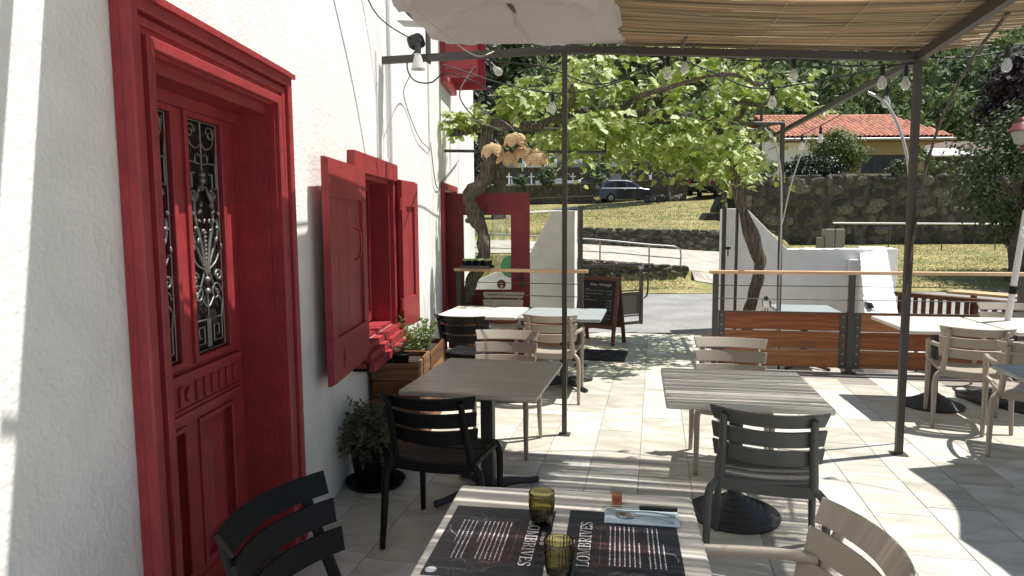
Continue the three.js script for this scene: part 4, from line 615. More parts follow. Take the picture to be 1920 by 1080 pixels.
{
  const c = document.createElement('canvas'); c.width = 512; c.height = 768; const x = c.getContext('2d'); x.fillStyle = '#1b1d1d'; x.fillRect(0, 0, 512, 768); reseed(41);
  for (let i = 0; i < 90; i++) { x.fillStyle = 'rgba(200,205,205,' + rr(0.005, 0.03) + ')'; x.fillRect(rr(0, 512), rr(0, 768), rr(20, 180), rr(8, 60)); }
  x.fillStyle = '#d8d8d4'; x.font = 'italic 52px serif'; x.fillText('Vins  Vintage', 120, 90);
  const scribble = (px, py, len) => { x.strokeStyle = 'rgba(214,214,208,0.85)'; x.lineWidth = 3.5; x.beginPath(); x.moveTo(px, py); for (let q = px; q < px + len; q += 7) x.lineTo(q, py + rr(-8, 8)); x.stroke(); };
  for (const [py, l, pr] of [[150, 60, 0], [180, 290, 1], [232, 260, 1], [290, 70, 0], [345, 200, 1], [395, 0, 1], [450, 0, 1], [500, 0, 1], [600, 150, 1], [655, 0, 1]]) { if (l) scribble(60, py, l); if (pr) { scribble(390, py, 50); x.font = '34px serif'; x.fillText('€', 448, py + 12); } }
  const tx = new THREE.CanvasTexture(c); tx.colorSpace = THREE.SRGBColorSpace;
  const t = thing('menu_board', 'folding chalkboard sign with white handwriting in a brown frame by the gate', 'menu board', [1.19, 0, -9.14], -36 * R), wood = mat({ rgb: [0.13, 0.05, 0.028], roughness: 0.6 });
  const tilt = 0.19;
  for (const k of [1, -1]) { const g = new THREE.Group(); g.name = k > 0 ? 'front_leaf' : 'rear_leaf'; g.position.set(0, 0.90, 0); g.rotation.x = -tilt * k; t.add(g);
    for (const sx of [-1, 1]) mesh('stile', lim(sx * 0.285 - 0.025, sx * 0.285 + 0.025, -0.912, 0, -0.012, 0.012), wood, g); for (const y of [-0.05, -0.70]) mesh('rail', lim(-0.259, 0.259, y, y + 0.05, -0.0115, 0.0115), wood, g);
    mesh('panel', lim(-0.258, 0.258, -0.649, -0.051, -0.005, 0.004), M.slate, g); if (k > 0) { const f = new THREE.Mesh(new THREE.PlaneGeometry(0.515, 0.597).translate(0, -0.35, 0.0062), mat({ map: tx, roughness: 0.7 })); f.name = 'chalk_writing'; f.castShadow = f.receiveShadow = true; g.add(f); } }
  const dm = thing('doormat', 'black ribbed rubber doormat on the tiles before the menu board', 'doormat', [1.12, 0.002, -8.22], yawOf(14)); mesh('backing', box(0.56, 0.006, 0.66, [0, 0.004, 0]), M.castIron, dm);
  const ribs = []; for (let i = 0; i < 18; i++) ribs.push(box(0.012, 0.009, 0.64, [-0.26 + i * 0.0305, 0.0105, 0])); for (let i = 0; i < 14; i++) ribs.push(box(0.53, 0.0085, 0.01, [0, 0.0104, -0.3 + i * 0.046])); mesh('ribs', ribs, M.castIron, dm).userData.kind = 'stuff';
}

// ---------- plants on the terrace ----------
function leafCard(w, l, fold = 0.25) { // pointed leaf, six triangles
  const g = new THREE.BufferGeometry(); g.setAttribute('position', new THREE.Float32BufferAttribute([0, 0, 0, w / 2, fold * w * 0.5, l * 0.4, 0, 0, l * 0.5, 0, 0, l * 0.5, w / 2, fold * w * 0.5, l * 0.4, 0, -0.06 * l, l, 0, 0, 0, 0, 0, l * 0.5, -w / 2, fold * w * 0.5, l * 0.4, 0, 0, l * 0.5, 0, -0.06 * l, l, -w / 2, fold * w * 0.5, l * 0.4], 3)); g.computeVertexNormals(); return g;
}
const placeLeaf = (g, p, dir, roll, s) => { const q = new THREE.Quaternion().setFromUnitVectors(V(0, 0, 1), dir.clone().normalize()), r = new THREE.Quaternion().setFromAxisAngle(V(0, 0, 1), roll); return new THREE.Matrix4().compose(p, q.multiply(r), V(s, s, s)); };
function inst(name, g, m, mats, parent, colors) { const o = new THREE.InstancedMesh(g, m, mats.length); mats.forEach((x, i) => { o.setMatrixAt(i, x); if (colors) o.setColorAt(i, colors[i]); }); o.name = name; o.castShadow = o.receiveShadow = true; o.userData.kind = 'stuff'; parent.add(o); return o; }
const tint = (v = 0.25, h = 0.12) => { const k = 1 + rr(-v, v); return new THREE.Color().setRGB(k * (1 + rr(-h, h)), k, k * (1 + rr(-h, h))); };
{
  const crate = (label, s0, s1, o0, o1, y0, y1, slats, mi) => {
    const at = wallAt((s0 + s1) / 2, 0, (o0 + o1) / 2), t = thing('wooden_planter', label, 'planter', [at.x, y0, at.z], WTH, 'wooden planters by the wall'), w = o1 - o0, l = s1 - s0, h = y1 - y0, sh = h / slats;
    for (let k = 0; k < slats; k++) { for (const z of [-1, 1]) mesh('slat', lim(-w / 2, w / 2, k * sh + 0.003, (k + 1) * sh - 0.003, z * l / 2 - 0.009, z * l / 2 + 0.009), M.crate[(k + mi) % 2], t); for (const x of [-1, 1]) mesh('slat', lim(x * w / 2 - 0.009, x * w / 2 + 0.009, k * sh + 0.0045, (k + 1) * sh - 0.0015, -l / 2 + 0.01, l / 2 - 0.01), M.crate[(k + mi) % 2], t); }
    for (const x of [-1, 1]) for (const z of [-1, 1]) mesh('corner_post', box(0.03, h, 0.03, [x * (w / 2 - 0.026), h / 2, z * (l / 2 - 0.026)]), M.crate[1], t);
    mesh('soil', box(w - 0.03, 0.02, l - 0.03, [0, h * 0.8, 0]), M.soil, t); mesh('bottom', box(w - 0.03, 0.015, l - 0.03, [0, 0.01, 0]), M.crate[1], t); return [t, at];
  };
  crate('wooden planter on the floor nearest the potted bush', 0.70, 1.18, 0.04, 0.36, 0.0, 0.40, 3, 0);
  crate('wooden planter standing on another in front, below the shutter', 0.70, 1.17, 0.035, 0.36, 0.402, 0.655, 2, 1);
  crate('lower sunlit wooden planter behind, under the leafy herb', 1.21, 1.95, 0.04, 0.35, 0.0, 0.36, 3, 0);
  const [pl, at] = crate('upper sunlit wooden planter holding the leafy herb', 1.21, 1.94, 0.04, 0.355, 0.362, 0.62, 2, 0);
  const pot = thing('nursery_pot', 'small black nursery pot in the near wooden planter', 'pot', wallAt(0.9, 0.58, 0.2).toArray(), 0); mesh('pot', lathe([[0, 0], [0.05, 0], [0.062, 0.1], [0.066, 0.1], [0.066, 0.108], [0.056, 0.108], [0.05, 0.09], [0, 0.09]], 16), M.black, pot);
  const grow = (t, stems, h, spread, g, m, n, len) => { const st = [], lv = [], co = []; for (let i = 0; i < stems; i++) { const a = rr(0, 6.28), b = V(Math.cos(a) * rr(0, spread[0]), 0, Math.sin(a) * rr(0, spread[1])), top = b.clone().multiplyScalar(1.35).add(V(rr(-0.05, 0.05), h * rr(0.6, 1.05), rr(-0.05, 0.05))); const pts = [b, b.clone().lerp(top, 0.5).add(V(rr(-0.02, 0.02), 0, rr(-0.02, 0.02))), top]; st.push(limb(pts, [0.004, 0.003, 0.0018], 5, 3)); for (let k = 0; k < n; k++) { const q = b.clone().lerp(top, 0.25 + 0.75 * (k / n)), an = k * 2.4 + rr(0, 1); lv.push(placeLeaf(g, q, V(Math.cos(an), rr(0.0, 0.9), Math.sin(an)), rr(-0.6, 0.6), len * rr(0.6, 1.15))); co.push(tint()); } } mesh('stems', st, mat({ rgb: [0.12, 0.16, 0.05], roughness: 0.8 }), t).userData.kind = 'stuff'; inst('leaves', g, m, lv, t, co); };
  reseed(51);
  const herb = thing('leafy_herb', 'bright green leafy herb in the upper sunlit planter', 'plant', wallAt(1.5, 0.57, 0.2).toArray(), WTH); grow(herb, 26, 0.30, [0.1, 0.26], leafCard(0.03, 0.06), M.leaf(0.17, 0.24, 0.055), 12, 1);
  const seedling = thing('seedling', 'small dark seedling in the black nursery pot', 'plant', wallAt(0.9, 0.67, 0.2).toArray(), 0); grow(seedling, 5, 0.12, [0.03, 0.03], leafCard(0.025, 0.05), M.leaf(0.08, 0.13, 0.05), 7, 1);
  // bush in a black pot
  const bush = thing('potted_bush', 'grey-green thyme-like bush in a black pot against the wall', 'potted plant', [-0.875, 0, -4.17], 0);
  mesh('saucer', lathe([[0, 0], [0.17, 0], [0.19, 0.03], [0.18, 0.03], [0.165, 0.008], [0, 0.008]], 28), M.black, bush);
  mesh('pot', lathe([[0, 0.01], [0.12, 0.01], [0.16, 0.27], [0.172, 0.27], [0.172, 0.30], [0.15, 0.30], [0.145, 0.26], [0, 0.26]], 28), M.black, bush);
  const tw = [], lv = [], co = [], g = leafCard(0.008, 0.024);
  for (let i = 0; i < 300; i++) { const a = rr(0, 6.28), el = Math.acos(rr(-0.35, 1)), r = rr(0.2, 0.33), d = V(Math.sin(el) * Math.cos(a) * 0.85, Math.cos(el) * 0.95, Math.sin(el) * Math.sin(a) * 0.95), b = V(rr(-0.08, 0.08), 0.28, rr(-0.08, 0.08)), top = b.clone().addScaledVector(d, r); if (top.x < -0.2) top.x = -0.2 + rr(0, 0.05); if (top.y < 0.12) continue; const mid = b.clone().lerp(top, 0.55).add(V(0, 0.05, 0)); tw.push(limb([b, mid, top], [0.0022, 0.0018, 0.001], 4, 2)); for (let k = 0; k < 26; k++) { const t = 0.3 + 0.7 * rnd(), q = t < 0.55 ? b.clone().lerp(mid, t / 0.55) : mid.clone().lerp(top, (t - 0.55) / 0.45); lv.push(placeLeaf(g, q, V(rr(-1, 1), rr(-0.2, 1), rr(-1, 1)), rr(0, 6), rr(0.7, 1.3))); co.push(tint(0.35)); } }
  mesh('twigs', tw, mat({ rgb: [0.16, 0.12, 0.08], roughness: 0.9 }), bush).userData.kind = 'stuff'; inst('leaves', g, M.leaf(0.12, 0.135, 0.075, 0.2), lv, bush, co);
  // spiky plants by the white wall and door
  for (const [lab, at2, h] of [['spiky green plant in front of the left white wall', [0.24, 0.0, -9.2], 0.7], ['spiky plant seen low through the glass door', [-0.35, 0.0, -9.3], 0.75]]) { const t = thing('spiky_plant', lab, 'plant', at2, 0, 'spiky plants'); const l = []; for (let i = 0; i < 26; i++) { const a = rr(0, 6.28), e = rr(0.25, 1.3), d = V(Math.cos(a) * Math.cos(e), Math.sin(e), Math.sin(a) * Math.cos(e)), len = rr(0.5, 0.9) * h; l.push(sheet((u, v) => d.clone().multiplyScalar(len * v).add(V(0, -0.28 * len * v * v, 0)).add(V(-d.z, 0, d.x).normalize().multiplyScalar((u - 0.5) * 0.026 * (1 - v * 0.95)))
      .add(V(0, 0.3 * h * 0.6, 0)), 1, 5)); } mesh('blades', l, M.leaf(0.09, 0.14, 0.06), t).userData.kind = 'stuff'; mesh('pot', lathe([[0, 0], [0.11, 0], [0.14, 0.2], [0.12, 0.2], [0.1, 0.17], [0, 0.17]], 18), mat({ rgb: [0.2, 0.2, 0.2], roughness: 0.7 }), t); }
}

// ---------- parasols ----------
{
  const c = V(4.6, 0, -3.5), t = thing('parasol', 'open parasol just outside the right edge, shading the floor there', 'parasol', c.toArray(), 0);
  const rim = [[4.58, -5.09], [3.65, -4.6], [3.34, -3.6], [3.03, -2.5], [4.0, -1.9], [5.3, -2.1], [6.0, -3.3], [5.7, -4.6]].map(([x, z]) => V(x - 4.6, 2.38, z + 3.5));
  const cm = M.fabric.clone(); mesh('pole', rod([0, 0.05, 0], [0, 2.85, 0], 0.024, 0.024, 14), M.white, t); mesh('base', rbox(0.5, 0.06, 0.5, 0.02, [0, 0.032, 0]), M.castIron, t);
  for (let i = 0; i < 8; i++) { const A = rim[i], B = rim[(i + 1) % 8]; mesh('panel', sheet((u, v) => { const e = A.clone().lerp(B, u), k = Math.sin(Math.PI * u); e.multiplyScalar(1).setY(2.38); const q = V(0, 2.82, 0).lerp(e, v * (1 - 0.085 * v * k)); q.y -= 0.04 * k * v; return q; }, 10, 8), cm, t); mesh('rib', rod([0, 2.79, 0], [A.x * 0.98, 2.36, A.z * 0.98], 0.008, 0.006, 6), M.galv, t); }
  const p = thing('parasol_stand', 'leaning white parasol pole with a ring at the right edge', 'pole', [4.36, 0, -6.0], 0);
  mesh('pole', rod([0, 0.05, 0], [0.172, 1.72, 0], 0.026, 0.026, 14), mat({ rgb: [0.62, 0.62, 0.60], roughness: 0.35, metalness: 0.3 }), p); mesh('base', rbox(0.45, 0.06, 0.45, 0.02, [0, 0.032, 0]), M.castIron, p); mesh('collar', rod([0.098, 0.98, 0], [0.104, 1.05, 0], 0.032, 0.032, 14), M.black, p);
  mesh('crank_ring', moved(new THREE.TorusGeometry(0.045, 0.012, 8, 20), [0.16, 1.53, 0.04], [0, 0, 0]), M.white, p);
}

// ---------- ground, road, far terrain ----------
const slopeL = (x, d) => { // the bank left of the big wall
  if (d < 16.4) return -0.06; if (d < 18) return lerp(-0.06, 0.06, (d - 16.4) / 1.6);
  const a = clamp(0.53 - 0.09 * (x - 2.44), 0.12, 0.75), b = clamp(0.86 - 0.061 * (x - 2.32), 0.35, 1.0), lo = sst(7.5, 4.9, x);
  if (d < 18.3) return lerp(0.06, a * lo + 0.1 * (1 - lo), sst(18.0, 18.12, d)); if (d < 23.45) return lerp(a * lo + 0.1 * (1 - lo), b, (d - 18.3) / 5.15);
  const c = clamp(1.39 - 0.027 * (x - 2.32), 1.1, 1.5), e = clamp(2.95 + 0.085 * (x - 7.5), 2.4, 3.7);
  if (d < 23.55) return lerp(b, c, (d - 23.45) / 0.1); if (d < 48) { const t = (d - 23.55) / 24.45; return lerp(c, e, Math.pow(t, 0.9)) + 0.05 * fbm(x * 0.4, d * 0.4); }
  if (d < 54.1) return lerp(e, 3.0, (d - 48) / 6.1) ; if (d < 54.2) return 4.1; if (d < 62) return 4.2; if (d < 62.2) return lerp(4.2, 6.5, (d - 62) / 0.2); if (d < 70) return 6.5;
  return 6.5 + (d - 70) * 0.46;
};
const slopeR = (x, d) => { if (d < 16.4) return -0.06; if (d < 28.15) return lerp(-0.03, 0.63, (d - 16.4) / 11.75) + 0.02 * fbm(x * 0.7, d * 0.7); if (d < 28.25) return lerp(0.63, 3.4, (d - 28.15) / 0.1); if (d < 58) return 3.4 + 0.01 * (d - 28); return 3.7 + (d - 58) * 0.46; };
const xb = (d) => (d < 23.4 ? lerp(7.0, 9.5, clamp((d - 16) / 7.4, 0, 1)) : Math.max(9.75, 0.362 * d - 0.3));
const groundY = (x, z) => { const d = -z, w = d < 23.4 ? 2.0 : 0.5, k = sst(xb(d) - w, xb(d) + w * 0.3, x); let y = lerp(slopeL(x, d), slopeR(x, d), k); if (d > 75) y += 4 * fbm(x * 0.02, d * 0.02, 9) * sst(75, 120, d); return y; };
{
  const grid = (xs, zs) => { const pos = [], idx = [], uv = []; for (const z of zs) for (const x of xs) { pos.push(x, groundY(x, z), z); uv.push(x, z); } const n = xs.length; for (let j = 0; j + 1 < zs.length; j++) for (let i = 0; i + 1 < n; i++) { const a = j * n + i, b = a + n; idx.push(a, a + 1, b, b, a + 1, b + 1); } const g = new THREE.BufferGeometry(); g.setAttribute('position', new THREE.Float32BufferAttribute(pos, 3)); g.setAttribute('uv', new THREE.Float32BufferAttribute(uv, 2)); g.setIndex(idx); g.computeVertexNormals(); return g; };
  const range = (a, b, s) => { const o = []; for (let x = a; x < b - 1e-6; x += s) o.push(x); return o; };
  const xs = [...range(-180, -10, 10), ...range(-10, 34, 0.5), ...range(34, 221, 11), 221];
  const zs = [...range(16.2, 18, 0.3), 18.0, 18.13, 18.3, ...range(18.8, 23.3, 0.5), 23.44, 23.5, 23.56, ...range(24, 28, 0.5), 28.14, 28.2, 28.26, ...range(28.6, 54, 0.6), 54.09, 54.21, ...range(55, 61.9, 1), 62, 62.21, ...range(63, 70, 1), 70].map((d) => -d);
  struct('ground', grid(xs, zs), M.grass, '');
  const hx = range(-180, 221, 5), hz = range(70, 290, 5).map((d) => -d);
  struct('hillside', grid(hx, hz), M.hill, '');
  struct('terrain', [lim(-200, 240, -1.5, -0.3, -16.3, 60)], M.gravel);      // low ground under and behind the terrace
  // road and verge
  struct('road', [lim(-80, 90, -0.3, -0.055, -15.9, -10.25)], M.asphalt);
  struct('road_verge', [sheet((u, v) => V(lerp(-60, 70, u), lerp(-0.052, -0.05, v) + 0.03 * fbm(u * 300, v * 2, 4) + 0.01, lerp(-15.75, -16.9, v)), 260, 4)], M.grass);
  // gravel path climbing behind the low wall
  struct('gravel_path', [sheet((u, v) => { const d = lerp(18.75, 23.40, v), x = lerp(-14, 7.6, u) + 0.5 * noise(d * 0.6, u * 9); return V(x, groundY(x, -d) + 0.018, -d); }, 70, 14), sheet((u, v) => { const x = lerp(4.4, 6.6, u) + (1 - v) * 0.9 + 0.3 * noise(v * 5, u * 3), d = lerp(16.6, 19.2, v); return V(x, groundY(x, -d) + 0.02, -d); }, 14, 14)], M.gravel);
  struct('hill_track', [sheet((u, v) => { const x = lerp(-9, 4.6, u), d = lerp(40, 44, v) + 5 * u * u - 2 + 1.2 * noise(u * 3, 2); return V(x, groundY(x, -d) + 0.03, -d); }, 30, 6)], M.gravel);
  // tufts on the lawns
  reseed(61); const bl = new THREE.BufferGeometry(); bl.setAttribute('position', new THREE.Float32BufferAttribute([-0.02, 0, 0, 0.02, 0, 0, 0.012, 0.1, 0.02, -0.03, 0, 0.03, 0.0, 0, 0.05, -0.03, 0.085, 0.0, 0.03, 0, 0.02, 0.02, 0, -0.03, 0.045, 0.075, 0.0], 3)); bl.computeVertexNormals();
  const ms = [], cs = []; for (let i = 0; i < 52000; i++) { const d = 16.6 + 32 * Math.pow(rnd(), 1.25), x = d * rr(-0.03, 0.80); const left = x < xb(d); if (left && d < 23.6 && !(d < 18 || (d > 18.15 && d < 18.7 && x < 4.7))) continue; if (!left && d > 28) continue; if (Math.abs(d - 18.05) < 0.12 || Math.abs(d - 23.5) < 0.15) continue; if (left && d < 18 && x > 4.6) continue; const s = rr(0.35, 0.8) * (d > 30 ? 0.9 : 0.7); ms.push(new THREE.Matrix4().compose(V(x, groundY(x, -d) + 0.0, -d), new THREE.Quaternion().setFromAxisAngle(V(0, 1, 0), rr(0, 6.28)), V(s, s * rr(0.4, 0.85), s))); const dry = clamp(0.5 + 1.3 * fbm(x * 0.22, d * 0.22, 3) + rr(-0.2, 0.2) + (left ? 0.15 : -0.22), 0, 1); cs.push(new THREE.Color().setRGB(lerp(0.21, 0.34, dry), lerp(0.22, 0.285, dry), lerp(0.075, 0.125, dry))); }
  const gt = inst('grass', bl, mat({ rgb: [1, 1, 1], roughness: 1, side: THREE.DoubleSide }), ms, scene, cs); tag(gt, 'short dry yellow-green grass on the bank and the lawn beyond the road', 'grass', null, 'stuff');
}

// ---------- stone walls ----------
const stoneGeos = [...Array(6)].map((_, k) => { reseed(70 + k); const g = new THREE.IcosahedronGeometry(1, 1), p = g.attributes.position, m = new Map(); for (let i = 0; i < p.count; i++) { const key = [p.getX(i), p.getY(i), p.getZ(i)].map((q) => q.toFixed(3)).join(); if (!m.has(key)) m.set(key, rr(0.86, 1.12)); const s = m.get(key), q = V(p.getX(i), p.getY(i), p.getZ(i)), b = Math.max(Math.abs(q.x), Math.abs(q.y), Math.abs(q.z)); q.multiplyScalar(s * Math.pow(1 / b, 0.55) * 0.82); p.setXYZ(i, q.x, q.y, q.z); } g.computeVertexNormals(); return boxUV(join([g])); });
function stoneWall(name, label, a, b, y0a, y0b, ha, hb_, th, size, seed0, cap = true, mats = M.stone) {
  reseed(seed0); a = V(a[0], 0, a[1]); b = V(b[0], 0, b[1]); const L = a.distanceTo(b), dir = b.clone().sub(a).normalize(), turn = Math.atan2(-dir.z, dir.x);
  const t = thing(name, label, 'stone wall', [a.x, 0, a.z], turn), Y0 = (x) => lerp(y0a, y0b, x / L), H = (x) => lerp(ha, hb_, x / L);
  mesh('mortar_core', [extr([[0, y0a - 0.3], [L, y0b - 0.3], [L, y0b + hb_ - 0.03], [0, y0a + ha - 0.03]], th - 0.06).translate(0, 0, -th + 0.0)], M.mortar, t);
  const mx = Math.max(ha, hb_), rows = Math.max(1, Math.round(mx / (size * 0.62))), list = [];
  for (let r = 0; r < rows; r++) { let x = 0; while (x < L - 0.05) { const w = Math.min(size * rr(0.4, 1.7), L - x), f = (r + 0.5) / rows, xc = x + w / 2, h = H(xc) / rows; list.push([xc, Y0(xc) + H(xc) * f + rr(-0.28, 0.28) * h, w * rr(0.42, 0.52), h * rr(0.34, 0.66), r === rows - 1]); x += w; } }
  list.slice(0, 300).forEach(([x, y, sx, sy, top]) => { const o = new THREE.Mesh(stoneGeos[Math.floor(rnd() * 6)], mats[Math.floor(rnd() * mats.length)]); o.name = 'stone'; o.position.set(x, y, -0.07 + rr(-0.03, 0.02)); o.scale.set(sx, sy, 0.085); o.rotation.z = rr(-0.3, 0.3); o.castShadow = o.receiveShadow = true; t.add(o); });
  if (cap) { let x = 0; while (x < L - 0.02) { const w = Math.min(size * rr(0.9, 1.8), L - x), xc = x + w / 2, o = new THREE.Mesh(stoneGeos[Math.floor(rnd() * 6)], mats[Math.floor(rnd() * mats.length)]); o.name = 'coping_stone'; o.position.set(xc, Y0(xc) + H(xc) - 0.0, -th / 2); o.scale.set(w * 0.5, size * 0.16, th * 0.56); o.castShadow = o.receiveShadow = true; t.add(o); x += w; } }
  return t;
}
const big = stoneWall('retaining_wall', 'tall dark rubble stone retaining wall on the right, below the tiled house', [9.8, -28.0], [25.2, -28.0], 0.55, 0.60, 2.85, 2.85, 0.5, 0.62, 81, true, [M.stone[0], M.stone[1], M.stone[2], M.stone[3]]);
stoneWall('low_wall', 'low dark stone wall along the road behind the gate', [1.3, -17.95], [4.75, -18.05], 0.0, 0.0, 0.66, 0.40, 0.3, 0.26, 82);
stoneWall('low_wall', 'long stone wall holding the dry grass bank above the path', [1.5, -23.4], [7.55, -23.4], 0.75, 0.42, 0.68, 0.86, 0.35, 0.30, 83);
{
  const w = thing('cemetery_wall', 'long grey cemetery wall with a pale coping behind the parked cars', 'wall', [-6, 0, -54.0], 0);
  mesh('wall_body', [extr([[0, 2.2], [34, 2.2], [34, 5.5], [20, 4.9], [8.6, 4.42], [0, 4.2]], 0.35).translate(0, 0, -0.4)], M.mortar, w); mesh('coping', [extr([[0, 4.2], [8.6, 4.42], [20, 4.9], [34, 5.5], [34, 5.62], [20, 5.02], [8.6, 4.54], [0, 4.32]], 0.5).translate(0, 0, -0.48)], M.stone[2], w);
  const w2 = thing('cemetery_wall', 'dark upper terrace wall behind the graves', 'wall', [-6, 0, -62.0], 0); mesh('wall_body', lim(0, 34, 3.9, 6.45, -0.4, 0), M.mortar, w2); mesh('coping', lim(0, 34, 6.452, 6.58, -0.45, 0.08), M.stone[2], w2);
  const pier = thing('stone_pier', 'square stone pier at the left end of the big retaining wall', 'pier', [9.55, 0, -28.1], 0); for (let k = 0; k < 7; k++) mesh('stone_block', rbox(0.5, 0.47, 0.5, 0.03, [0, 0.5 + k * 0.48, 0], [0, (k % 2) * 0.05, 0]), M.stone[1 + (k % 3)], pier);
  const tr = (n, l, at, turn, pts, d) => { const t = thing(n, l, 'stone block', at, turn); mesh('block', [extr(pts, d, [], 0.02).translate(0, 0, -d)], M.stone[3], t); return t; };
  tr('stone_block', 'low dark stone slab with a slanted end on the grass bank', [7.85, 1.42, -28.2], 0, [[0, 0.0], [2.0, 0.0], [2.0, 0.52], [0.28, 0.52]], 0.9);
  tr('stone_block', 'upright dark stone block standing behind the slanted slab', [8.85, 1.5, -29.6], 0, [[0, 0], [1.4, 0], [1.4, 1.15], [0.25, 1.15], [0.02, 0.6]], 0.8);
  // metal cabinet and white rail before the big wall
  const cab = thing('utility_cabinet', 'grey utility cabinet at the foot of the big stone wall', 'cabinet', [12.3, 0.4, -26.0], 0); mesh('box', rbox(0.72, 0.86, 0.4, 0.02, [0, 0.46, 0]), mat({ rgb: [0.36, 0.34, 0.30], roughness: 0.7 }), cab); mesh('door', box(0.62, 0.7, 0.02, [0, 0.48, 0.208]), mat({ rgb: [0.33, 0.31, 0.28], roughness: 0.7 }), cab); mesh('side_box', rbox(0.2, 0.55, 0.3, 0.02, [-0.48, 0.3, 0]), mat({ rgb: [0.30, 0.28, 0.25], roughness: 0.7 }), cab);
  const rl = thing('white_rail', 'long thin white rail running across in front of the big stone wall', 'rail', [12.0, 0, -25.4], 0); mesh('top_rail', rod([0, 1.52, 0], [8.2, 1.42, 0], 0.032, 0.032, 8), M.white, rl); for (let i = 0; i < 5; i++) { const x = 0.1 + i * 2, y = groundY(12 + x, -25.4); mesh('post', rod([x, y, 0], [x, 1.5 - i * 0.022, 0], 0.018, 0.018, 6), M.steel, rl); }
  // handrail beside the gravel path
  const hr = thing('path_handrail', 'grey metal handrail with two bars beside the gravel path', 'handrail', [0, 0, -18.75], 0), hp = [[-1.2, 1.33], [2.44, 1.13], [3.8, 0.98], [4.66, 0.9]]; mesh('top_bar', limb([[-1.2, 1.36, 0], [0.5, 1.26, 0], [2.44, 1.13, 0], [3.8, 0.99, 0], [4.55, 0.92, 0], [4.66, 0.86, 0], [4.67, 0.33, 0]], 0.024, 8, 6), M.galv, hr); mesh('mid_bar', limb([[-1.2, 0.95, 0], [2.44, 0.80, 0], [3.8, 0.68, 0], [4.66, 0.60, 0]], 0.016, 6, 4), M.galv, hr); for (const [x, y] of hp.slice(0, 3)) mesh('post', rod([x, groundY(x, -18.75) - 0.05, 0], [x, y, 0], 0.022, 0.022, 8), M.galv, hr);
  const cr = thing('cemetery_rail', 'thin dark metal rail in front of the cemetery wall', 'handrail', [0, 0, -52], 0); mesh('top_bar', rod([-4, 3.2, 0], [6.4, 3.55, 0], 0.035, 0.035, 6), M.steel, cr); mesh('mid_bar', rod([-4, 2.75, 0], [6.4, 3.1, 0], 0.03, 0.03, 6), M.steel, cr); for (let i = 0; i < 5; i++) { const x = -3.8 + i * 2.5; mesh('post', rod([x, 2.4, 0], [x, 3.21 + i * 0.083, 0], 0.035, 0.035, 6), M.steel, cr); }
}
// slatted wooden balustrade beyond the railing
{
  const t = thing('wooden_balustrade', 'low brown balustrade of upright wooden slats beyond the railing on the right', 'balustrade', [5.02, 0, -8.75], -Math.atan2(1.05, 0.62)), L = 1.3, wood = mat({ map: T.crate, color: 0xb59a86, roughness: 0.8 });
  mesh('top_rail', lim(-0.05, L + 0.05, 0.66, 0.71, -0.06, 0.06), wood, t); mesh('bottom_rail', lim(0, L, 0.1, 0.15, -0.025, 0.025), wood, t); for (let i = 0; i < 14; i++) mesh('slat', lim(i * 0.1, i * 0.1 + 0.045, 0.15, 0.66, -0.014, 0.014), wood, t); mesh('end_post', box(0.07, 0.7, 0.07, [L + 0.02, 0.35, 0]), wood, t); mesh('shelf_plank', lim(0.55, L + 0.1, 0.735, 0.765, -0.36, -0.06), M.rail, t); mesh('shelf_post', box(0.05, 0.735, 0.05, [0.8, 0.367, -0.2]), wood, t);
}

// ---------- graves ----------
{
  reseed(91); const st = [mat({ rgb: [0.55, 0.55, 0.53], roughness: 0.6 }), mat({ rgb: [0.09, 0.09, 0.10], roughness: 0.35 }), mat({ rgb: [0.75, 0.75, 0.73], roughness: 0.6 }), mat({ rgb: [0.30, 0.30, 0.30], roughness: 0.7 })];
  for (let i = 0; i < 44; i++) {
    const up = i >= 30, row = up ? 0 : i % 2, x = up ? lerp(-3.5, 13, (i - 30) / 14) + rr(-0.3, 0.3) : lerp(-3.6, 15, Math.floor(i / 2) / 15) + rr(-0.3, 0.3), z = up ? -63.2 : -55.6 - row * 3, y = up ? 6.5 : 4.2, m = st[Math.floor(rnd() * 4)], k = Math.floor(rnd() * 3);
    const nm = ['headstone', 'cross', 'low stele'][k], cn = k === 1 ? ['white', 'dark', 'grey'][i % 3] : ['grey', 'black', 'white', 'dark grey'][st.indexOf(m)], where = up ? 'on the upper cemetery terrace' : row ? 'in the back row above the cemetery wall' : 'in the front row above the cemetery wall', part = x < 2 ? ', left' : x < 7 ? ', middle' : ', right';
    const t = thing('gravestone', cn + ' ' + nm + ' ' + where + part, 'gravestone', [x, y, z], rr(-0.2, 0.2), 'graves: ' + cn + ' ' + nm + ' ' + where + part);
    mesh('slab', lim(-0.55, 0.55, 0, 0.4, -0.5, 1.4), st[(k + 1) % 4], t);
    if (k === 0) mesh('headstone', [extr([[-0.45, 0.4], [0.45, 0.4], [0.45, 1.1], [0.25, 1.3], [-0.25, 1.3], [-0.45, 1.1]], 0.15).translate(0, 0, -0.5)], m, t);
    else if (k === 1) mesh('cross', [lim(-0.05, 0.05, 0.4, 1.4, -0.45, -0.36), lim(-0.24, 0.24, 1.05, 1.14, -0.449, -0.361)], st[[2, 3, 0][i % 3]], t);
    else mesh('stele', lim(-0.5, 0.5, 0.4, 0.95, -0.5, -0.35), m, t);
    if (rnd() < 0.6) mesh('vase', lathe([[0, 0.4], [0.1, 0.4], [0.14, 0.62], [0.1, 0.75], [0, 0.75]], 10).translate(0.3, 0, 0.8), st[2], t);
  }
}

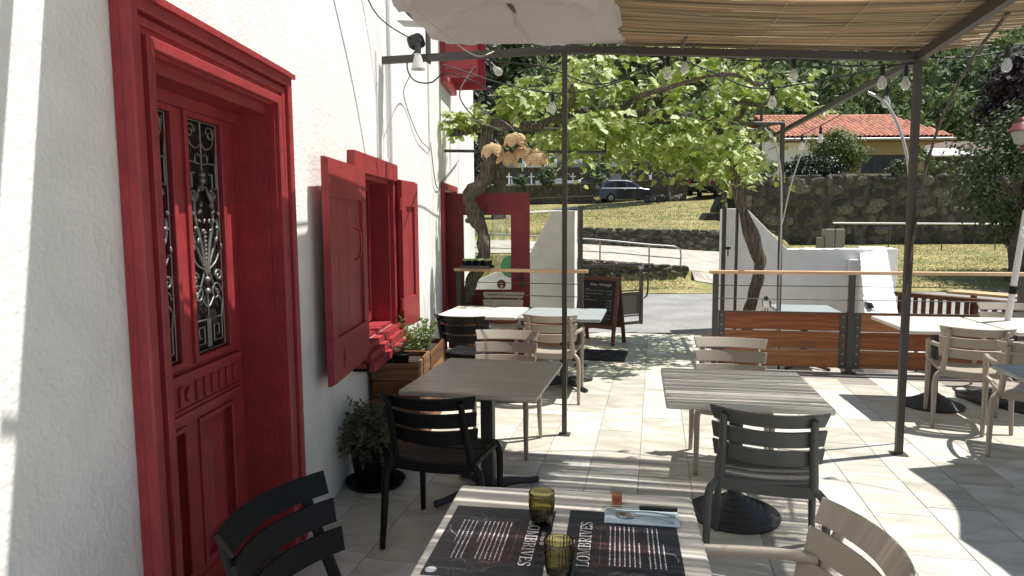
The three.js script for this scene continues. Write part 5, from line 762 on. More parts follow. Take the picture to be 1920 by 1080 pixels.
// ---------- cars ----------
function makeCar(name, label, at, turn, paint, estate) {
  const t = thing(name, label, 'car', at, turn), W = 0.86, Lh = 2.15;   // length along x, front at +x
  const prof = estate ? [[-Lh, 0.42], [-Lh - 0.02, 0.62], [-Lh + 0.02, 0.92], [-2.0, 0.98], [0.85, 0.98], [1.75, 0.86], [2.12, 0.70], [2.15, 0.40], [1.9, 0.24], [-1.95, 0.24]] : [[-2.02, 0.40], [-2.06, 0.65], [-2.0, 1.0], [-1.85, 1.04], [0.75, 1.0], [1.7, 0.9], [2.05, 0.72], [2.08, 0.4], [1.85, 0.26], [-1.85, 0.26]];
  const roof = estate ? [[-2.06, 0.96], [-1.92, 1.38], [-1.5, 1.50], [-0.2, 1.52], [0.25, 1.44], [1.12, 0.97]] : [[-1.98, 1.02], [-1.62, 1.45], [-1.2, 1.58], [-0.1, 1.58], [0.3, 1.48], [1.05, 1.0]];
  const side = (p, w0, w1, y0, y1) => { const g = extr(p, 2 * w0, [], 0.03).translate(0, 0, -w0), a = g.attributes.position; for (let i = 0; i < a.count; i++) { const k = clamp((a.getY(i) - y0) / (y1 - y0), 0, 1); a.setZ(i, a.getZ(i) * lerp(1, w1 / w0, k)); } g.computeVertexNormals(); return g; };
  mesh('body', side(prof, W, W * 0.97, 0.3, 1), paint, t); mesh('cabin', side(roof, W * 0.95, W * 0.74, 0.96, 1.5), paint, t);
  const gl = mat({ rgb: [0.015, 0.017, 0.02], roughness: 0.08 }), wq = (xa, ya, xb_, yb, xc, yc, xd, yd) => [-1, 1].map((k) => { const zz = (y) => k * (lerp(W * 0.95, W * 0.74, clamp((y - 0.96) / 0.54, 0, 1)) + 0.034), g = new THREE.BufferGeometry(); const q = [[xa, ya], [xb_, yb], [xc, yc], [xd, yd]].map(([x, y]) => [x, y, zz(y)]); g.setAttribute('position', new THREE.Float32BufferAttribute([...q[0], ...q[1], ...q[2], ...q[0], ...q[2], ...q[3]], 3)); g.computeVertexNormals(); mesh('side_window', g, gl, t); });
  wq(-1.78, 1.02, -1.62, 1.36, -1.05, 1.42, -0.98, 1.02); wq(-0.9, 1.02, -0.95, 1.43, -0.2, 1.45, -0.12, 1.02); wq(-0.04, 1.02, -0.1, 1.45, 0.2, 1.39, 0.85, 1.04);
  const r0 = roof[0], r1 = roof[1], bk = new THREE.BufferGeometry(); { const q = (x, y, k) => [x - 0.05, y, k * lerp(W * 0.82, W * 0.68, (y - r0[1]) / 0.5)]; const ax = lerp(r0[0], r1[0], 0.15), ay = lerp(r0[1], r1[1], 0.15), bx = lerp(r0[0], r1[0], 0.92), by = lerp(r0[1], r1[1], 0.92); bk.setAttribute('position', new THREE.Float32BufferAttribute([...q(ax, ay, -1), ...q(ax, ay, 1), ...q(bx, by, 1), ...q(ax, ay, -1), ...q(bx, by, 1), ...q(bx, by, -1)], 3)); bk.computeVertexNormals(); } mesh('rear_window', bk, gl, t);
  { const g = new THREE.BufferGeometry(), q = (x, y, k) => [x + 0.035, y + 0.02, k * lerp(W * 0.84, W * 0.68, (y - 0.96) / 0.5)], a = roof[5], b = roof[4]; g.setAttribute('position', new THREE.Float32BufferAttribute([...q(a[0] - 0.06, a[1] + 0.04, 1), ...q(a[0] - 0.06, a[1] + 0.04, -1), ...q(b[0], b[1] - 0.02, -1), ...q(a[0] - 0.06, a[1] + 0.04, 1), ...q(b[0], b[1] - 0.02, -1), ...q(b[0], b[1] - 0.02, 1)], 3)); g.computeVertexNormals(); mesh('windscreen', g, mat({ rgb: [0.05, 0.055, 0.06], roughness: 0.05 }), t); }
  for (const x of [-1.33, 1.33]) for (const k of [-1, 1]) { const w = mesh('wheel', moved(new THREE.CylinderGeometry(0.32, 0.32, 0.2, 24), [x, 0.32, k * (W - 0.05)], [Math.PI / 2, 0, 0]), M.dark, t); mesh('rim', [moved(new THREE.CylinderGeometry(0.19, 0.19, 0.02, 20), [x, 0.32, k * (W + 0.055)], [Math.PI / 2, 0, 0])], M.galv, w); }
  for (const k of [-1, 1]) { mesh('tail_light', rbox(0.12, 0.22, 0.2, 0.03, [-2.06, 0.86, k * 0.72]), mat({ rgb: [0.3, 0.015, 0.015], roughness: 0.25 }), t); mesh('mirror', rbox(0.1, 0.12, 0.16, 0.03, [0.62, 1.05, k * (W + 0.06)]), paint, t); mesh('door_handle', rbox(0.16, 0.025, 0.03, 0.008, [-0.3, 0.88, k * (W + 0.03)]), M.chrome, t); mesh('roof_rail', rod([-1.4, 1.55, k * 0.58], [0.0, 1.55, k * 0.58], 0.018), M.galv, t); }
  mesh('number_plate', box(0.02, 0.11, 0.5, [-2.125, 0.72, 0]), M.white, t); mesh('bumper', rbox(0.12, 0.2, 1.6, 0.05, [-2.09, 0.45, 0]), M.dark, t); return t;
}
makeCar('parked_car', 'dark blue-grey estate car seen from the side by the cemetery wall', [8.25, groundY(8.0, -49.5) - 0.02, -49.5], 8 * R, mat({ rgb: [0.045, 0.052, 0.06], roughness: 0.25, clearcoat: 1, clearcoatRoughness: 0.05 }), true);
makeCar('parked_car', 'black hatchback seen from behind, high up on the grass bank', [12.9, groundY(12.9, -44.5) + 0.1, -45.0], 62 * R, mat({ rgb: [0.012, 0.012, 0.013], roughness: 0.25, clearcoat: 1, clearcoatRoughness: 0.05 }), false);

// ---------- houses behind the big wall ----------
{
  const h = thing('tiled_house', 'low house with an orange tiled roof above the big stone wall', 'house', [0, 0, -38], 0), ey = 6.05, ry = 7.75, x0 = 14.6, x1 = 24.1, rx0 = 14.6, rx1 = 22.6, dz = -3.4;
  mesh('wall', [lim(14.0, 17.6, 3.2, 6.0, -6, 0)], M.smooth, h);
  const wl = mesh('wall', [extr(rect(17.6, 3.2, 22.9, 6.0), 0.25, [rect(19.4, 4.2, 22.1, 5.2)]).translate(0, 0, -0.3), lim(22.65, 22.9, 3.2, 6, -6, -0.31), lim(17.6, 22.64, 3.2, 6, -6.2, -6)], mat({ rgb: [0.33, 0.27, 0.15], roughness: 0.9 }), h); wl.userData.label = 'ochre rendered part of the house wall';
  mesh('interior', lim(18, 22.5, 3.3, 5.6, -3, -2.9), M.dark, h);
  for (let i = 0; i < 4; i++) { const w = mesh('window', [extr(rect(0, 0, 0.63, 0.96), 0.06, [rect(0.05, 0.05, 0.58, 0.91)]).translate(19.43 + i * 0.66, 4.22, -0.2)], M.steel, h); mesh('pane', box(0.54, 0.87, 0.01, [19.43 + i * 0.66 + 0.315, 4.7, -0.17]), M.glassDark, w); }
  const roof = mesh('roof', [(() => { const g = new THREE.BufferGeometry(), a = [x0, ey, 0.6], b = [x1, ey, 0.6], c = [rx1, ry, dz], d = [rx0, ry, dz], e = [x1, ey, -7.4], f = [x0, ey, -7.4]; g.setAttribute('position', new THREE.Float32BufferAttribute([...a, ...b, ...c, ...a, ...c, ...d, ...b, ...e, ...c, ...e, ...f, ...d, ...e, ...d, ...c], 3)); g.computeVertexNormals(); return g; })(), lim(x0, x1, ey - 0.14, ey - 0.02, -7.4, 0.58)], mat({ rgb: [0.30, 0.13, 0.08], roughness: 0.9 }), h);
  mesh('gutter', rod([x0, ey - 0.06, 0.66], [x1 + 0.05, ey - 0.06, 0.66], 0.07, 0.07, 8), M.galv, roof); mesh('fascia', lim(x0, x1, ey - 0.22, ey - 0.141, 0.5, 0.56), mat({ rgb: [0.16, 0.1, 0.06], roughness: 0.8 }), roof);
  const tg = new THREE.CylinderGeometry(0.12, 0.135, 0.5, 7, 1, true, 0, Math.PI); tg.rotateZ(Math.PI / 2); tg.rotateY(Math.PI / 2); tg.rotateX(0); const list = [], cols = []; reseed(95);
  const front = V(0, ry - ey, dz - 0.6), fl = front.length(), ang = Math.atan2(ry - ey, -(dz - 0.6)), rowsN = 11;
  for (let r = 0; r < rowsN; r++) { const f = (r + 0.5) / rowsN, xr = lerp(x1, rx1, f); for (let x = x0 + 0.13; x < xr; x += 0.26) { list.push(new THREE.Matrix4().compose(V(x + rr(-0.015, 0.015), lerp(ey, ry, f) + 0.015 + 0.02 * (r % 2 ? 1 : 1), lerp(0.6, dz, f)), new THREE.Quaternion().setFromEuler(new THREE.Euler(ang - 0.06 + rr(-0.03, 0.03), 0, 0)), V(1, 1, 0.92 * fl / rowsN / 0.42))); const k = rr(0.75, 1.25); cols.push(new THREE.Color().setRGB(k * rr(0.95, 1.1), k * rr(0.85, 1.15), k * rr(0.8, 1.2))); } }
  // tiles on the hip
  for (let r = 0; r < 12; r++) { const f = (r + 0.5) / 12, za = lerp(0.6, dz, f), zb = lerp(-7.4, dz, f), x = lerp(x1, rx1, f), y = lerp(ey, ry, f); for (let z = za - 0.1; z > zb; z -= 0.26) { list.push(new THREE.Matrix4().compose(V(x, y + 0.03, z), new THREE.Quaternion().setFromEuler(new THREE.Euler(0, Math.PI / 2, 0)).multiply(new THREE.Quaternion().setFromEuler(new THREE.Euler(0.85, 0, 0))), V(1, 1, 0.4))); const k = rr(0.75, 1.25); cols.push(new THREE.Color().setRGB(k, k, k)); } }
  inst('roof_tiles', tg, mat({ rgb: [0.46, 0.20, 0.125], roughness: 0.85, side: THREE.DoubleSide }), list, roof, cols);
  const rt = []; for (let x = rx0; x < rx1; x += 0.4) rt.push(moved(new THREE.CylinderGeometry(0.14, 0.13, 0.42, 8), [x + 0.2, ry + 0.02, dz], [0, 0, Math.PI / 2])); mesh('ridge_tiles', rt, mat({ rgb: [0.45, 0.2, 0.12], roughness: 0.85 }), roof).userData.kind = 'stuff';
  mesh('chimney', [lim(15.3, 16.6, 7.0, 8.15, -5.4, -4.6)], M.stone[2], roof);
  const b = thing('outbuilding', 'small building with a grey-brown tiled roof right of the tiled house', 'building', [0, 0, -46], 0); mesh('wall', lim(28.2, 33.0, 3.2, 5.9, -4, 0), M.mortar, b); mesh('roof', [extr([[0.5, 5.75], [-4.5, 7.2], [-4.5, 7.3], [0.5, 5.87]].map(([a, y]) => [a, y]), 5.6).rotateY(-Math.PI / 2).translate(33.6, 0, 0)], mat({ rgb: [0.15, 0.11, 0.085], roughness: 0.9 }), b); mesh('white_awning', [box(3.2, 0.08, 2.2, [28.1, 6.0, 0.9], [0.3, 0, 0])], M.white, b);
}

// ---------- trees, hedges, forest ----------
function crownGeo(n, rx, ry, rz, leaf, clumps, s0, fill = 0.25) {
  reseed(s0); const pos = [], nor = [], C = [...Array(clumps)].map(() => { const a = rr(0, 6.28), h = rr(-0.75, 1), q = Math.sqrt(1 - h * h) * rr(0.45, 0.85); return [Math.cos(a) * q, h * 0.72, Math.sin(a) * q, rr(0.26, 0.46)]; });
  for (let i = 0; i < n; i++) {
    const [cx, cy, cz, r] = C[i % clumps], v = V(rr(-1, 1), rr(-1, 1), rr(-1, 1)).normalize(), k = Math.pow(rnd(), fill), p = V((cx + v.x * r * k) * rx, (cy + v.y * r * k * 0.85) * ry, (cz + v.z * r * k) * rz), s = leaf * rr(0.6, 1.3);
    const d = v.clone().add(V(rr(-0.7, 0.7), rr(-0.4, 0.9), rr(-0.7, 0.7))).normalize(), t = V(rr(-1, 1), rr(-1, 1), rr(-1, 1)).cross(d).normalize(), b = d.clone().cross(t), q = [p.clone().addScaledVector(t, s), p.clone().addScaledVector(b, s * 0.6), p.clone().addScaledVector(t, -s), p.clone().addScaledVector(b, -s * 0.6)];
    for (const j of [0, 1, 2, 0, 2, 3]) { pos.push(q[j].x, q[j].y, q[j].z); nor.push(d.x, d.y, d.z); }
  }
  const g = new THREE.BufferGeometry(); g.setAttribute('position', new THREE.Float32BufferAttribute(pos, 3)); g.setAttribute('normal', new THREE.Float32BufferAttribute(nor, 3)); g.setAttribute('uv', new THREE.Float32BufferAttribute(new Float32Array(pos.length / 3 * 2), 2)); return g;
}
{
  const vs = [1, 2, 3, 4, 5].map((k) => crownGeo(620, 1, 1.15, 1, 0.105, 26, 100 + k, 0.35)), cols = [[0.085, 0.12, 0.040], [0.12, 0.165, 0.05], [0.165, 0.21, 0.065], [0.21, 0.25, 0.085], [0.065, 0.095, 0.04]];
  reseed(120); const buckets = vs.map(() => [[], []]);
  for (let d = 66; d < 235; d += lerp(4.4, 7.5, (d - 66) / 170)) { const step = lerp(4.0, 7.0, (d - 66) / 170); for (let x = -0.16 * d - 8; x < 0.86 * d; x += step) { const px = x + rr(-2, 2), pz = -d + rr(-2, 2), r = rr(2.6, 4.8) * lerp(0.85, 1.25, (d - 66) / 170), y = groundY(px, pz) + r * rr(0.65, 1.0), b = buckets[Math.floor(rnd() * 5)]; if (d < 72 && px > 0.3 * d) { /* lower on the right side */ } b[0].push(new THREE.Matrix4().compose(V(px, y, pz), new THREE.Quaternion().setFromAxisAngle(V(0, 1, 0), rr(0, 6.28)), V(r * rr(0.85, 1.15), r * rr(0.9, 1.4), r * rr(0.85, 1.15)))); const c = cols[Math.floor(clamp(2 + 4 * fbm(px * 0.03, pz * 0.03, 2) + rr(-1.6, 1.6), 0, 4))], k = rr(0.85, 1.2); b[1].push(new THREE.Color().setRGB(c[0] * k, c[1] * k, c[2] * k)); } }
  const f = new THREE.Group(); f.name = numbered('hillside_forest'); scene.add(f); tag(f, 'dense green deciduous forest covering the hillside behind everything', 'forest', null, 'stuff');
  const fm = mat({ rgb: [1, 1, 1], roughness: 0.9, side: THREE.DoubleSide, transmission: 0.38, thickness: 0 });
  buckets.forEach(([m, c], i) => { const o = inst('tree_crowns', vs[i], fm, m, f, c); });
}
function tree(name, label, cat, at, th, tr, crown, [cx, cy, cz], colr, t = 0.35, group) {
  const o = thing(name, label, cat, at, 0, group); if (th) { mesh('trunk', limb([[0, -0.2, 0], [0.05, th * 0.4, 0], [0.0, th, 0.05]], [tr * 1.25, tr, tr * 0.75], 10, 5, 0.3), M.bark, o); for (let i = 0; i < 5; i++) { const a = i * 1.3; mesh('limb', limb([[0, th * 0.85, 0.03], [Math.cos(a) * 0.5, th * 1.05 + 0.3, Math.sin(a) * 0.5], [cx + Math.cos(a) * 1.2, lerp(th, cy, 0.8) + 0.4, cz + Math.sin(a) * 1.2]], [tr * 0.5, tr * 0.35, tr * 0.1], 6, 4), M.bark, o); } }
  const c = new THREE.Mesh(crown, M.leaf(...colr, t)); c.name = 'crown'; c.position.set(cx, cy, cz); c.castShadow = c.receiveShadow = true; o.add(c); return o;
}
tree('broadleaf_tree', 'tall green tree rising behind the far corner of the white house', 'tree', [-0.6, 2.0, -31], 4.5, 0.25, crownGeo(9000, 2.6, 4.2, 2.6, 0.16, 60, 130, 0.5), [0.2, 6.2, 0], [0.05, 0.085, 0.022]);
tree('broadleaf_tree', 'dark tree close behind the white house, left of the taller one', 'tree', [-2.4, 1.5, -27], 3.5, 0.25, crownGeo(6000, 2.1, 4.6, 2.2, 0.15, 50, 131, 0.5), [0, 4.6, 0], [0.018, 0.03, 0.012]);
tree('lime_tree', 'thick-trunked tree with a stony base between the two parked cars', 'tree', [9.75, groundY(9.75, -45), -45], 5.2, 0.50, crownGeo(5000, 4.2, 2.8, 4, 0.2, 50, 132, 0.5), [0, 8.2, 0], [0.06, 0.10, 0.025]);
{ reseed(140); for (let i = 0; i < 9; i++) { const o = thing('boulder', 'loose stone piled at the foot of the thick-trunked tree', 'boulder', [9.75 + rr(-1.1, 1.6), groundY(9.75, -44.4) + 0.15, -44.2 + rr(-0.3, 0.3)], rr(0, 3), 'stones round the tree foot'); const s = new THREE.Mesh(stoneGeos[i % 6], M.stone[i % 4]); s.name = 'stone'; s.scale.set(rr(0.25, 0.5), rr(0.2, 0.42), rr(0.25, 0.4)); o.add(s); } }
tree('purple_tree', 'dark purple-leaved tree on the right edge before the forest', 'tree', [43, 3.7, -58], 4, 0.3, crownGeo(9000, 5.0, 4.6, 4.6, 0.24, 60, 133, 0.45), [1.5, 8.0, 0], [0.03, 0.012, 0.018], 0.2);
tree('shade_tree', 'big dark leafy tree filling the right edge, lit on top', 'tree', [13.1, 0.1, -17.4], 2.2, 0.28, crownGeo(30000, 3.1, 2.4, 3.0, 0.07, 90, 134, 0.45), [1.75, 2.75, 0], [0.055, 0.085, 0.024], 0.25);
tree('rounded_bush', 'dense rounded green hedge bush on top of the big stone wall', 'bush', [14.0, 3.3, -29.6], 0, 0, crownGeo(7000, 1.3, 1.15, 1.0, 0.06, 70, 135, 0.3), [0, 1.2, 0], [0.13, 0.17, 0.03], 0.4);
tree('flowering_shrub', 'dark shrub with white blossoms left of the rounded bush on the wall', 'bush', [12.7, 3.1, -28.9], 0, 0, crownGeo(4200, 1.35, 0.75, 0.7, 0.07, 40, 136, 0.4), [0, 0.6, 0], [0.025, 0.045, 0.016], 0.2);
{
  const o = thing('white_blossoms', 'white blossoms scattered over the dark shrub on the wall', 'blossom', [12.7, 3.1, -28.9], 0); reseed(137); const l = []; for (let i = 0; i < 40; i++) { const a = rr(0, 6.28), h = rr(-0.7, 0.8); l.push(new THREE.Matrix4().compose(V(Math.cos(a) * 1.25 * Math.sqrt(1 - h * h), 0.6 + h * 0.72, Math.abs(Math.sin(a)) * 0.72), new THREE.Quaternion(), V(1, 1, 1).multiplyScalar(rr(0.6, 1.3)))); } inst('petals', new THREE.IcosahedronGeometry(0.03, 0), M.white, l, o);
  reseed(150); const names = ['pale green climbing plant', 'yellow-green low plant', 'grey-green trailing plant', 'small feathery shrub', 'yellow leafy clump', 'low ivy tuft', 'dry trailing plant', 'thin green shrub'];
  [[10.6, 0.55, 0.35, [0.13, 0.17, 0.07]], [16.0, 0.5, 0.4, [0.10, 0.12, 0.05]], [16.9, 0.95, 0.55, [0.12, 0.17, 0.04]], [17.9, 0.45, 0.35, [0.15, 0.19, 0.05]], [19.5, 0.6, 0.5, [0.20, 0.24, 0.04]], [21.0, 0.4, 0.45, [0.09, 0.11, 0.05]], [22.1, 0.55, 0.6, [0.11, 0.13, 0.06]], [23.4, 0.6, 0.5, [0.08, 0.11, 0.04]]].forEach(([x, h, w, c], i) => tree('wall_plant', names[i] + ' growing along the top of the big stone wall', 'plant', [x, 3.3, -28.4], 0, 0, crownGeo(700, w * 1.3, h, 0.4, 0.06, 18, 160 + i, 0.5), [0, h * 0.7, 0], c, 0.4, 'plants on the big wall'));
  for (const [x, z, y, h, w, l] of [[0.6, -54.2, 4.3, 0.7, 0.7, 'round green shrub by the cemetery wall coping, left one'], [2.9, -54.3, 4.35, 1.1, 0.9, 'green shrub spilling over the cemetery wall behind the wicker lamps'], [7.0, -54.4, 4.5, 1.3, 1.1, 'bushy green shrub on the cemetery wall above the estate car']]) tree('cemetery_shrub', l, 'bush', [x, y, z], 0, 0, crownGeo(900, w, h, w, 0.12, 22, Math.round(170 + x * 3), 0.45), [0, h * 0.6, 0], [0.07, 0.12, 0.03], 0.35, 'cemetery shrubs');
}
{ const t = thing('utility_pole', 'thin dark utility pole rising behind the vine before the forest', 'pole', [10.85, 1.4, -30], 0); mesh('pole', rod([0, 0, 0], [0.05, 7.9, 0], 0.075, 0.06, 8), M.steel, t); mesh('cross_arm', box(0.5, 0.06, 0.06, [0.05, 7.6, 0]), M.steel, t); }
// street lamp and sign at the right edge
{
  const t = thing('street_lamp', 'old street lantern with a red cap on a bracket at the right edge', 'street lamp', [12.0, 0, -16.2], 0), red = mat({ rgb: [0.22, 0.045, 0.05], roughness: 0.5 });
  mesh('pole', rod([1.1, -0.05, 0], [1.1, 3.5, 0], 0.06, 0.045, 10), M.steel, t); mesh('bracket', limb([[1.1, 3.0, 0], [0.6, 3.05, 0], [0.2, 3.2, 0], [0.02, 3.34, 0]], 0.035, 8, 5), red, t); mesh('globe', lathe([[0.05, 3.36], [0.13, 3.42], [0.21, 3.66], [0.21, 3.68]], 20), mat({ rgb: [0.55, 0.55, 0.5], roughness: 0.4, transmission: 0.4, thickness: 0 }), t); mesh('cap', lathe([[0.29, 3.67], [0.27, 3.72], [0.14, 3.88], [0.09, 3.92], [0.09, 4.0], [0, 4.02]], 20), red, t);
  const s = thing('trail_sign', 'small dark green trail sign with white chevrons at the right edge', 'sign', [8.62, 0, -11.4], 0); mesh('post', rod([0.1, -0.06, 0], [0.1, 1.6, 0], 0.03), M.steel, s); mesh('plate', box(0.26, 0.12, 0.01, [0.06, 1.50, 0.035]), mat({ rgb: [0.015, 0.09, 0.07], roughness: 0.5 }), s); for (const k of [0, 1]) mesh('chevron', [bar([-0.02 + k * 0.05, 1.50, 0.043], [0.01 + k * 0.05, 1.535, 0.043], 0.004, 0.012, V(0, 0, 1)), bar([-0.02 + k * 0.05, 1.50, 0.0434], [0.01 + k * 0.05, 1.465, 0.0434], 0.004, 0.012, V(0, 0, 1))], M.white, s);
}

// ---------- vine, its frame and its lamps ----------
{
  const fr = thing('vine_frame', 'thin dark steel frame carrying the grape vine', 'trellis', [0, 0, 0], 0);
  mesh('post', bar([3.28, -0.2, -8.25], [3.25, 2.80, -8.25], 0.04), M.steel, fr); mesh('post', bar([2.80, -0.2, -8.45], [2.80, 2.35, -8.45], 0.03), M.steel, fr);
  mesh('pipe', rod([-0.83, 2.86, -8.4], [3.27, 2.80, -8.25], 0.02), M.steel, fr); mesh('pipe', rod([-0.82, 2.52, -8.45], [1.12, 2.46, -8.15], 0.018), M.steel, fr); mesh('pipe', rod([-0.78, 2.98, -9.9], [3.45, 2.9, -9.6], 0.02), M.steel, fr);
  mesh('pipe', rod([3.25, 2.82, -8.25], [3.45, 2.92, -9.62], 0.018), M.steel, fr); mesh('pipe', rod([1.12, 2.46, -8.15], [1.12, 2.84, -8.33], 0.012), M.steel, fr); mesh('pipe', rod([1.3, 2.84, -8.33], [1.36, 2.95, -9.75], 0.014), M.steel, fr);
  const vine = thing('grape_vine', 'old grape vine with two twisted trunks and bright green leaves overhead', 'vine', [0, 0, 0], 0);
  mesh('trunk', limb([[-0.62, -0.02, -8.25], [-0.60, 0.45, -8.22], [-0.46, 0.98, -8.18], [-0.33, 1.28, -8.15], [-0.37, 1.58, -8.2], [-0.48, 1.80, -8.24], [-0.50, 1.97, -8.2], [-0.37, 2.08, -8.16], [-0.28, 2.35, -8.2], [-0.31, 2.60, -8.25], [-0.26, 2.84, -8.3]], [0.085, 0.08, 0.07, 0.066, 0.066, 0.075, 0.085, 0.082, 0.075, 0.075, 0.06], 10, 5, 0.38), M.bark, vine);
  mesh('trunk', limb([[2.90, -0.22, -8.42], [2.96, 0.5, -8.4], [3.05, 0.9, -8.38], [3.06, 1.2, -8.36], [2.97, 1.5, -8.4], [2.87, 1.76, -8.42], [2.76, 2.1, -8.4], [2.66, 2.5, -8.4], [2.5, 2.84, -8.4]], [0.075, 0.072, 0.066, 0.066, 0.06, 0.058, 0.055, 0.05, 0.045], 10, 5, 0.32), M.bark, vine);
  mesh('trunk', limb([[3.04, 1.12, -8.39], [2.90, 1.45, -8.38], [2.83, 1.75, -8.39], [2.76, 2.05, -8.41]], [0.03, 0.034, 0.032, 0.028], 8, 4, 0.3), M.bark, vine);
  const arms = [
    [[-0.75, 2.72, -8.35], [-0.5, 2.76, -8.3], [-0.26, 2.84, -8.3], [0.0, 2.82, -8.32], [0.3, 2.79, -8.3], [0.6, 2.90, -8.25], [0.9, 2.97, -8.3], [1.3, 2.92, -8.35], [1.7, 2.95, -8.3], [2.1, 2.90, -8.35], [2.5, 2.84, -8.4]],
    [[-0.1, 2.84, -8.3], [0.15, 3.02, -8.6], [0.5, 3.09, -8.9], [1.0, 3.12, -9.2], [1.5, 3.2, -9.3], [2.0, 3.30, -9.3], [2.35, 3.33, -9.2]],
    [[2.5, 2.84, -8.4], [2.62, 3.0, -8.5], [2.8, 3.10, -8.6], [3.1, 3.07, -8.6], [3.4, 3.12, -8.6], [3.65, 3.13, -8.7]],
    [[1.3, 2.92, -8.35], [1.45, 3.06, -8.0], [1.8, 3.12, -7.6], [2.3, 3.2, -7.4], [2.7, 3.1, -7.5]],
    [[2.3, 2.88, -8.38], [2.2, 3.02, -8.9], [1.9, 3.0, -9.5], [1.6, 3.0, -10.0]], [[0.6, 2.90, -8.25], [0.7, 3.0, -7.8], [0.65, 3.1, -7.4]], [[2.9, 3.0, -8.6], [3.0, 2.98, -9.2], [2.8, 2.96, -9.8]],
  ]; const curves = arms.map((a) => new THREE.CatmullRomCurve3(a.map(P)));
  arms.forEach((a, i) => mesh('arm', limb(a, a.map((_, k) => (i ? lerp(0.032, 0.014, k / a.length) : lerp(0.05, 0.034, k / a.length))), 8, 5, 0.38), M.bark, vine));
  // leaf: five-lobed, folded along the midrib
  const lp = [[0, 0], [0.22, -0.12], [0.42, 0.0], [0.34, 0.2], [0.55, 0.42], [0.33, 0.5], [0.27, 0.66], [0.0, 0.98]], lg = (() => { const rim = [...lp.slice(1), ...lp.slice(1, 7).reverse().map(([x, y]) => [-x, y])], pos = [], c = [0, 0.28]; const z = ([x, y]) => [x, 0.16 * Math.abs(x) - 0.10 * y * y + (Math.abs(x) > 0.4 ? -0.07 : 0), y]; for (let i = 0; i < rim.length; i++) pos.push(...z(c), ...z(rim[i]), ...z(rim[(i + 1) % rim.length])); const g = new THREE.BufferGeometry(); g.setAttribute('position', new THREE.Float32BufferAttribute(pos, 3)); g.computeVertexNormals(); g.setAttribute('uv', new THREE.Float32BufferAttribute(new Float32Array(pos.length / 3 * 2), 2)); return g; })();
  reseed(200); const leaves = [], shoots = [];
  const addShoot = (b, d, len, droop, n, s) => { const pts = []; for (let i = 0; i <= 4; i++) { const t = i / 4; pts.push(b.clone().addScaledVector(d, len * t).add(V(0.03 * Math.sin(i * 2 + len * 9), -droop * t * t * len, 0.03 * Math.cos(i * 3)))); } shoots.push(limb(pts, [0.006, 0.005, 0.004, 0.003, 0.002], 4, 2)); const cu = new THREE.CatmullRomCurve3(pts); for (let k = 0; k < n; k++) { const t = 0.1 + 0.9 * (k + rnd() * 0.7) / n, p = cu.getPoint(Math.min(t, 1)), a = k * 2.5 + rr(-0.6, 0.6), o = V(Math.cos(a), 0, Math.sin(a)).multiplyScalar(rr(0.02, 0.09)); leaves.push([p.add(o), V(Math.cos(a) + rr(-0.4, 0.4), rr(-1.15, 0.05), Math.sin(a) + rr(-0.4, 0.4)), rr(-0.7, 0.7), s * rr(0.65, 1.25) * (1 - 0.35 * t)]); } };
  const onArm = (i, t0 = 0, t1 = 1) => curves[i].getPoint(rr(t0, t1));
  const sc = 0.125;
  // dense hanging mass on the right half
  for (let i = 0; i < 250; i++) { const z = rr(-9.9, -7.6), x = rr(0.75, 0.355 * -z), low = lerp(2.58, 2.16, sst(0.9, 3.1, x)), y = rr(low + 0.08, 2.85); addShoot(V(x, y, z), V(rr(-0.6, 0.6), rr(-0.3, 0.35), rr(-0.6, 0.6)).normalize(), rr(0.2, 0.45), rr(0.3, 1.0), 11, sc); }
  // shoots rising from the arms
  for (let i = 0; i < 92; i++) { const b = onArm(Math.floor(rnd() * 7), 0.02, 1), side = rr(-1, 1); addShoot(b, V(side * 0.45, rr(0.35, 1), rr(-0.4, 0.4)).normalize(), rr(0.22, 0.75) * (b.x < 0.5 ? 0.8 : 1), rr(0.0, 0.35), Math.floor(rr(6, 11)), sc); }
  // clusters at the left end near the wall
  for (let i = 0; i < 17; i++) addShoot(V(rr(-0.72, -0.42), rr(2.72, 2.9), rr(-8.6, -8.1)), V(rr(-0.5, 0.3), rr(-0.1, 0.7), rr(-0.3, 0.3)).normalize(), rr(0.12, 0.3), 0.5, 8, sc * 0.95);
  for (let i = 0; i < 30; i++) addShoot(V(rr(-0.15, 0.35), rr(2.95, 3.3), rr(-8.6, -7.9)), V(rr(-0.5, 0.5), rr(-0.4, 0.6), rr(-0.4, 0.4)).normalize(), rr(0.15, 0.4), 0.5, 9, sc);
  for (let i = 0; i < 26; i++) addShoot(V(rr(0.1, 0.95), rr(2.62, 2.85), rr(-9.3, -7.9)), V(rr(-0.5, 0.5), rr(-0.5, 0.4), rr(-0.4, 0.4)).normalize(), rr(0.15, 0.35), 0.6, 8, sc * 0.95);
  // leafy tips reaching up in front of the hill
  for (const [x, y] of [[1.0, 3.35], [0.85, 3.5], [1.1, 3.6], [1.35, 3.25], [1.9, 3.45], [2.45, 3.5], [2.5, 3.65], [1.55, 3.6], [3.3, 3.2], [3.45, 3.3], [3.55, 3.15], [2.8, 3.25], [0.75, 3.2], [3.6, 3.0], [2.1, 3.3]]) for (let k = 0; k < 3; k++) addShoot(V(x + rr(-0.08, 0.08), y - 0.1 + rr(-0.1, 0.1), rr(-8.7, -7.9)), V(rr(-0.4, 0.4), rr(0.1, 1), rr(-0.3, 0.3)).normalize(), rr(0.2, 0.42), 0.6, 9, sc);
  mesh('shoots', shoots, mat({ rgb: [0.16, 0.19, 0.06], roughness: 0.8 }), vine).userData.kind = 'stuff';
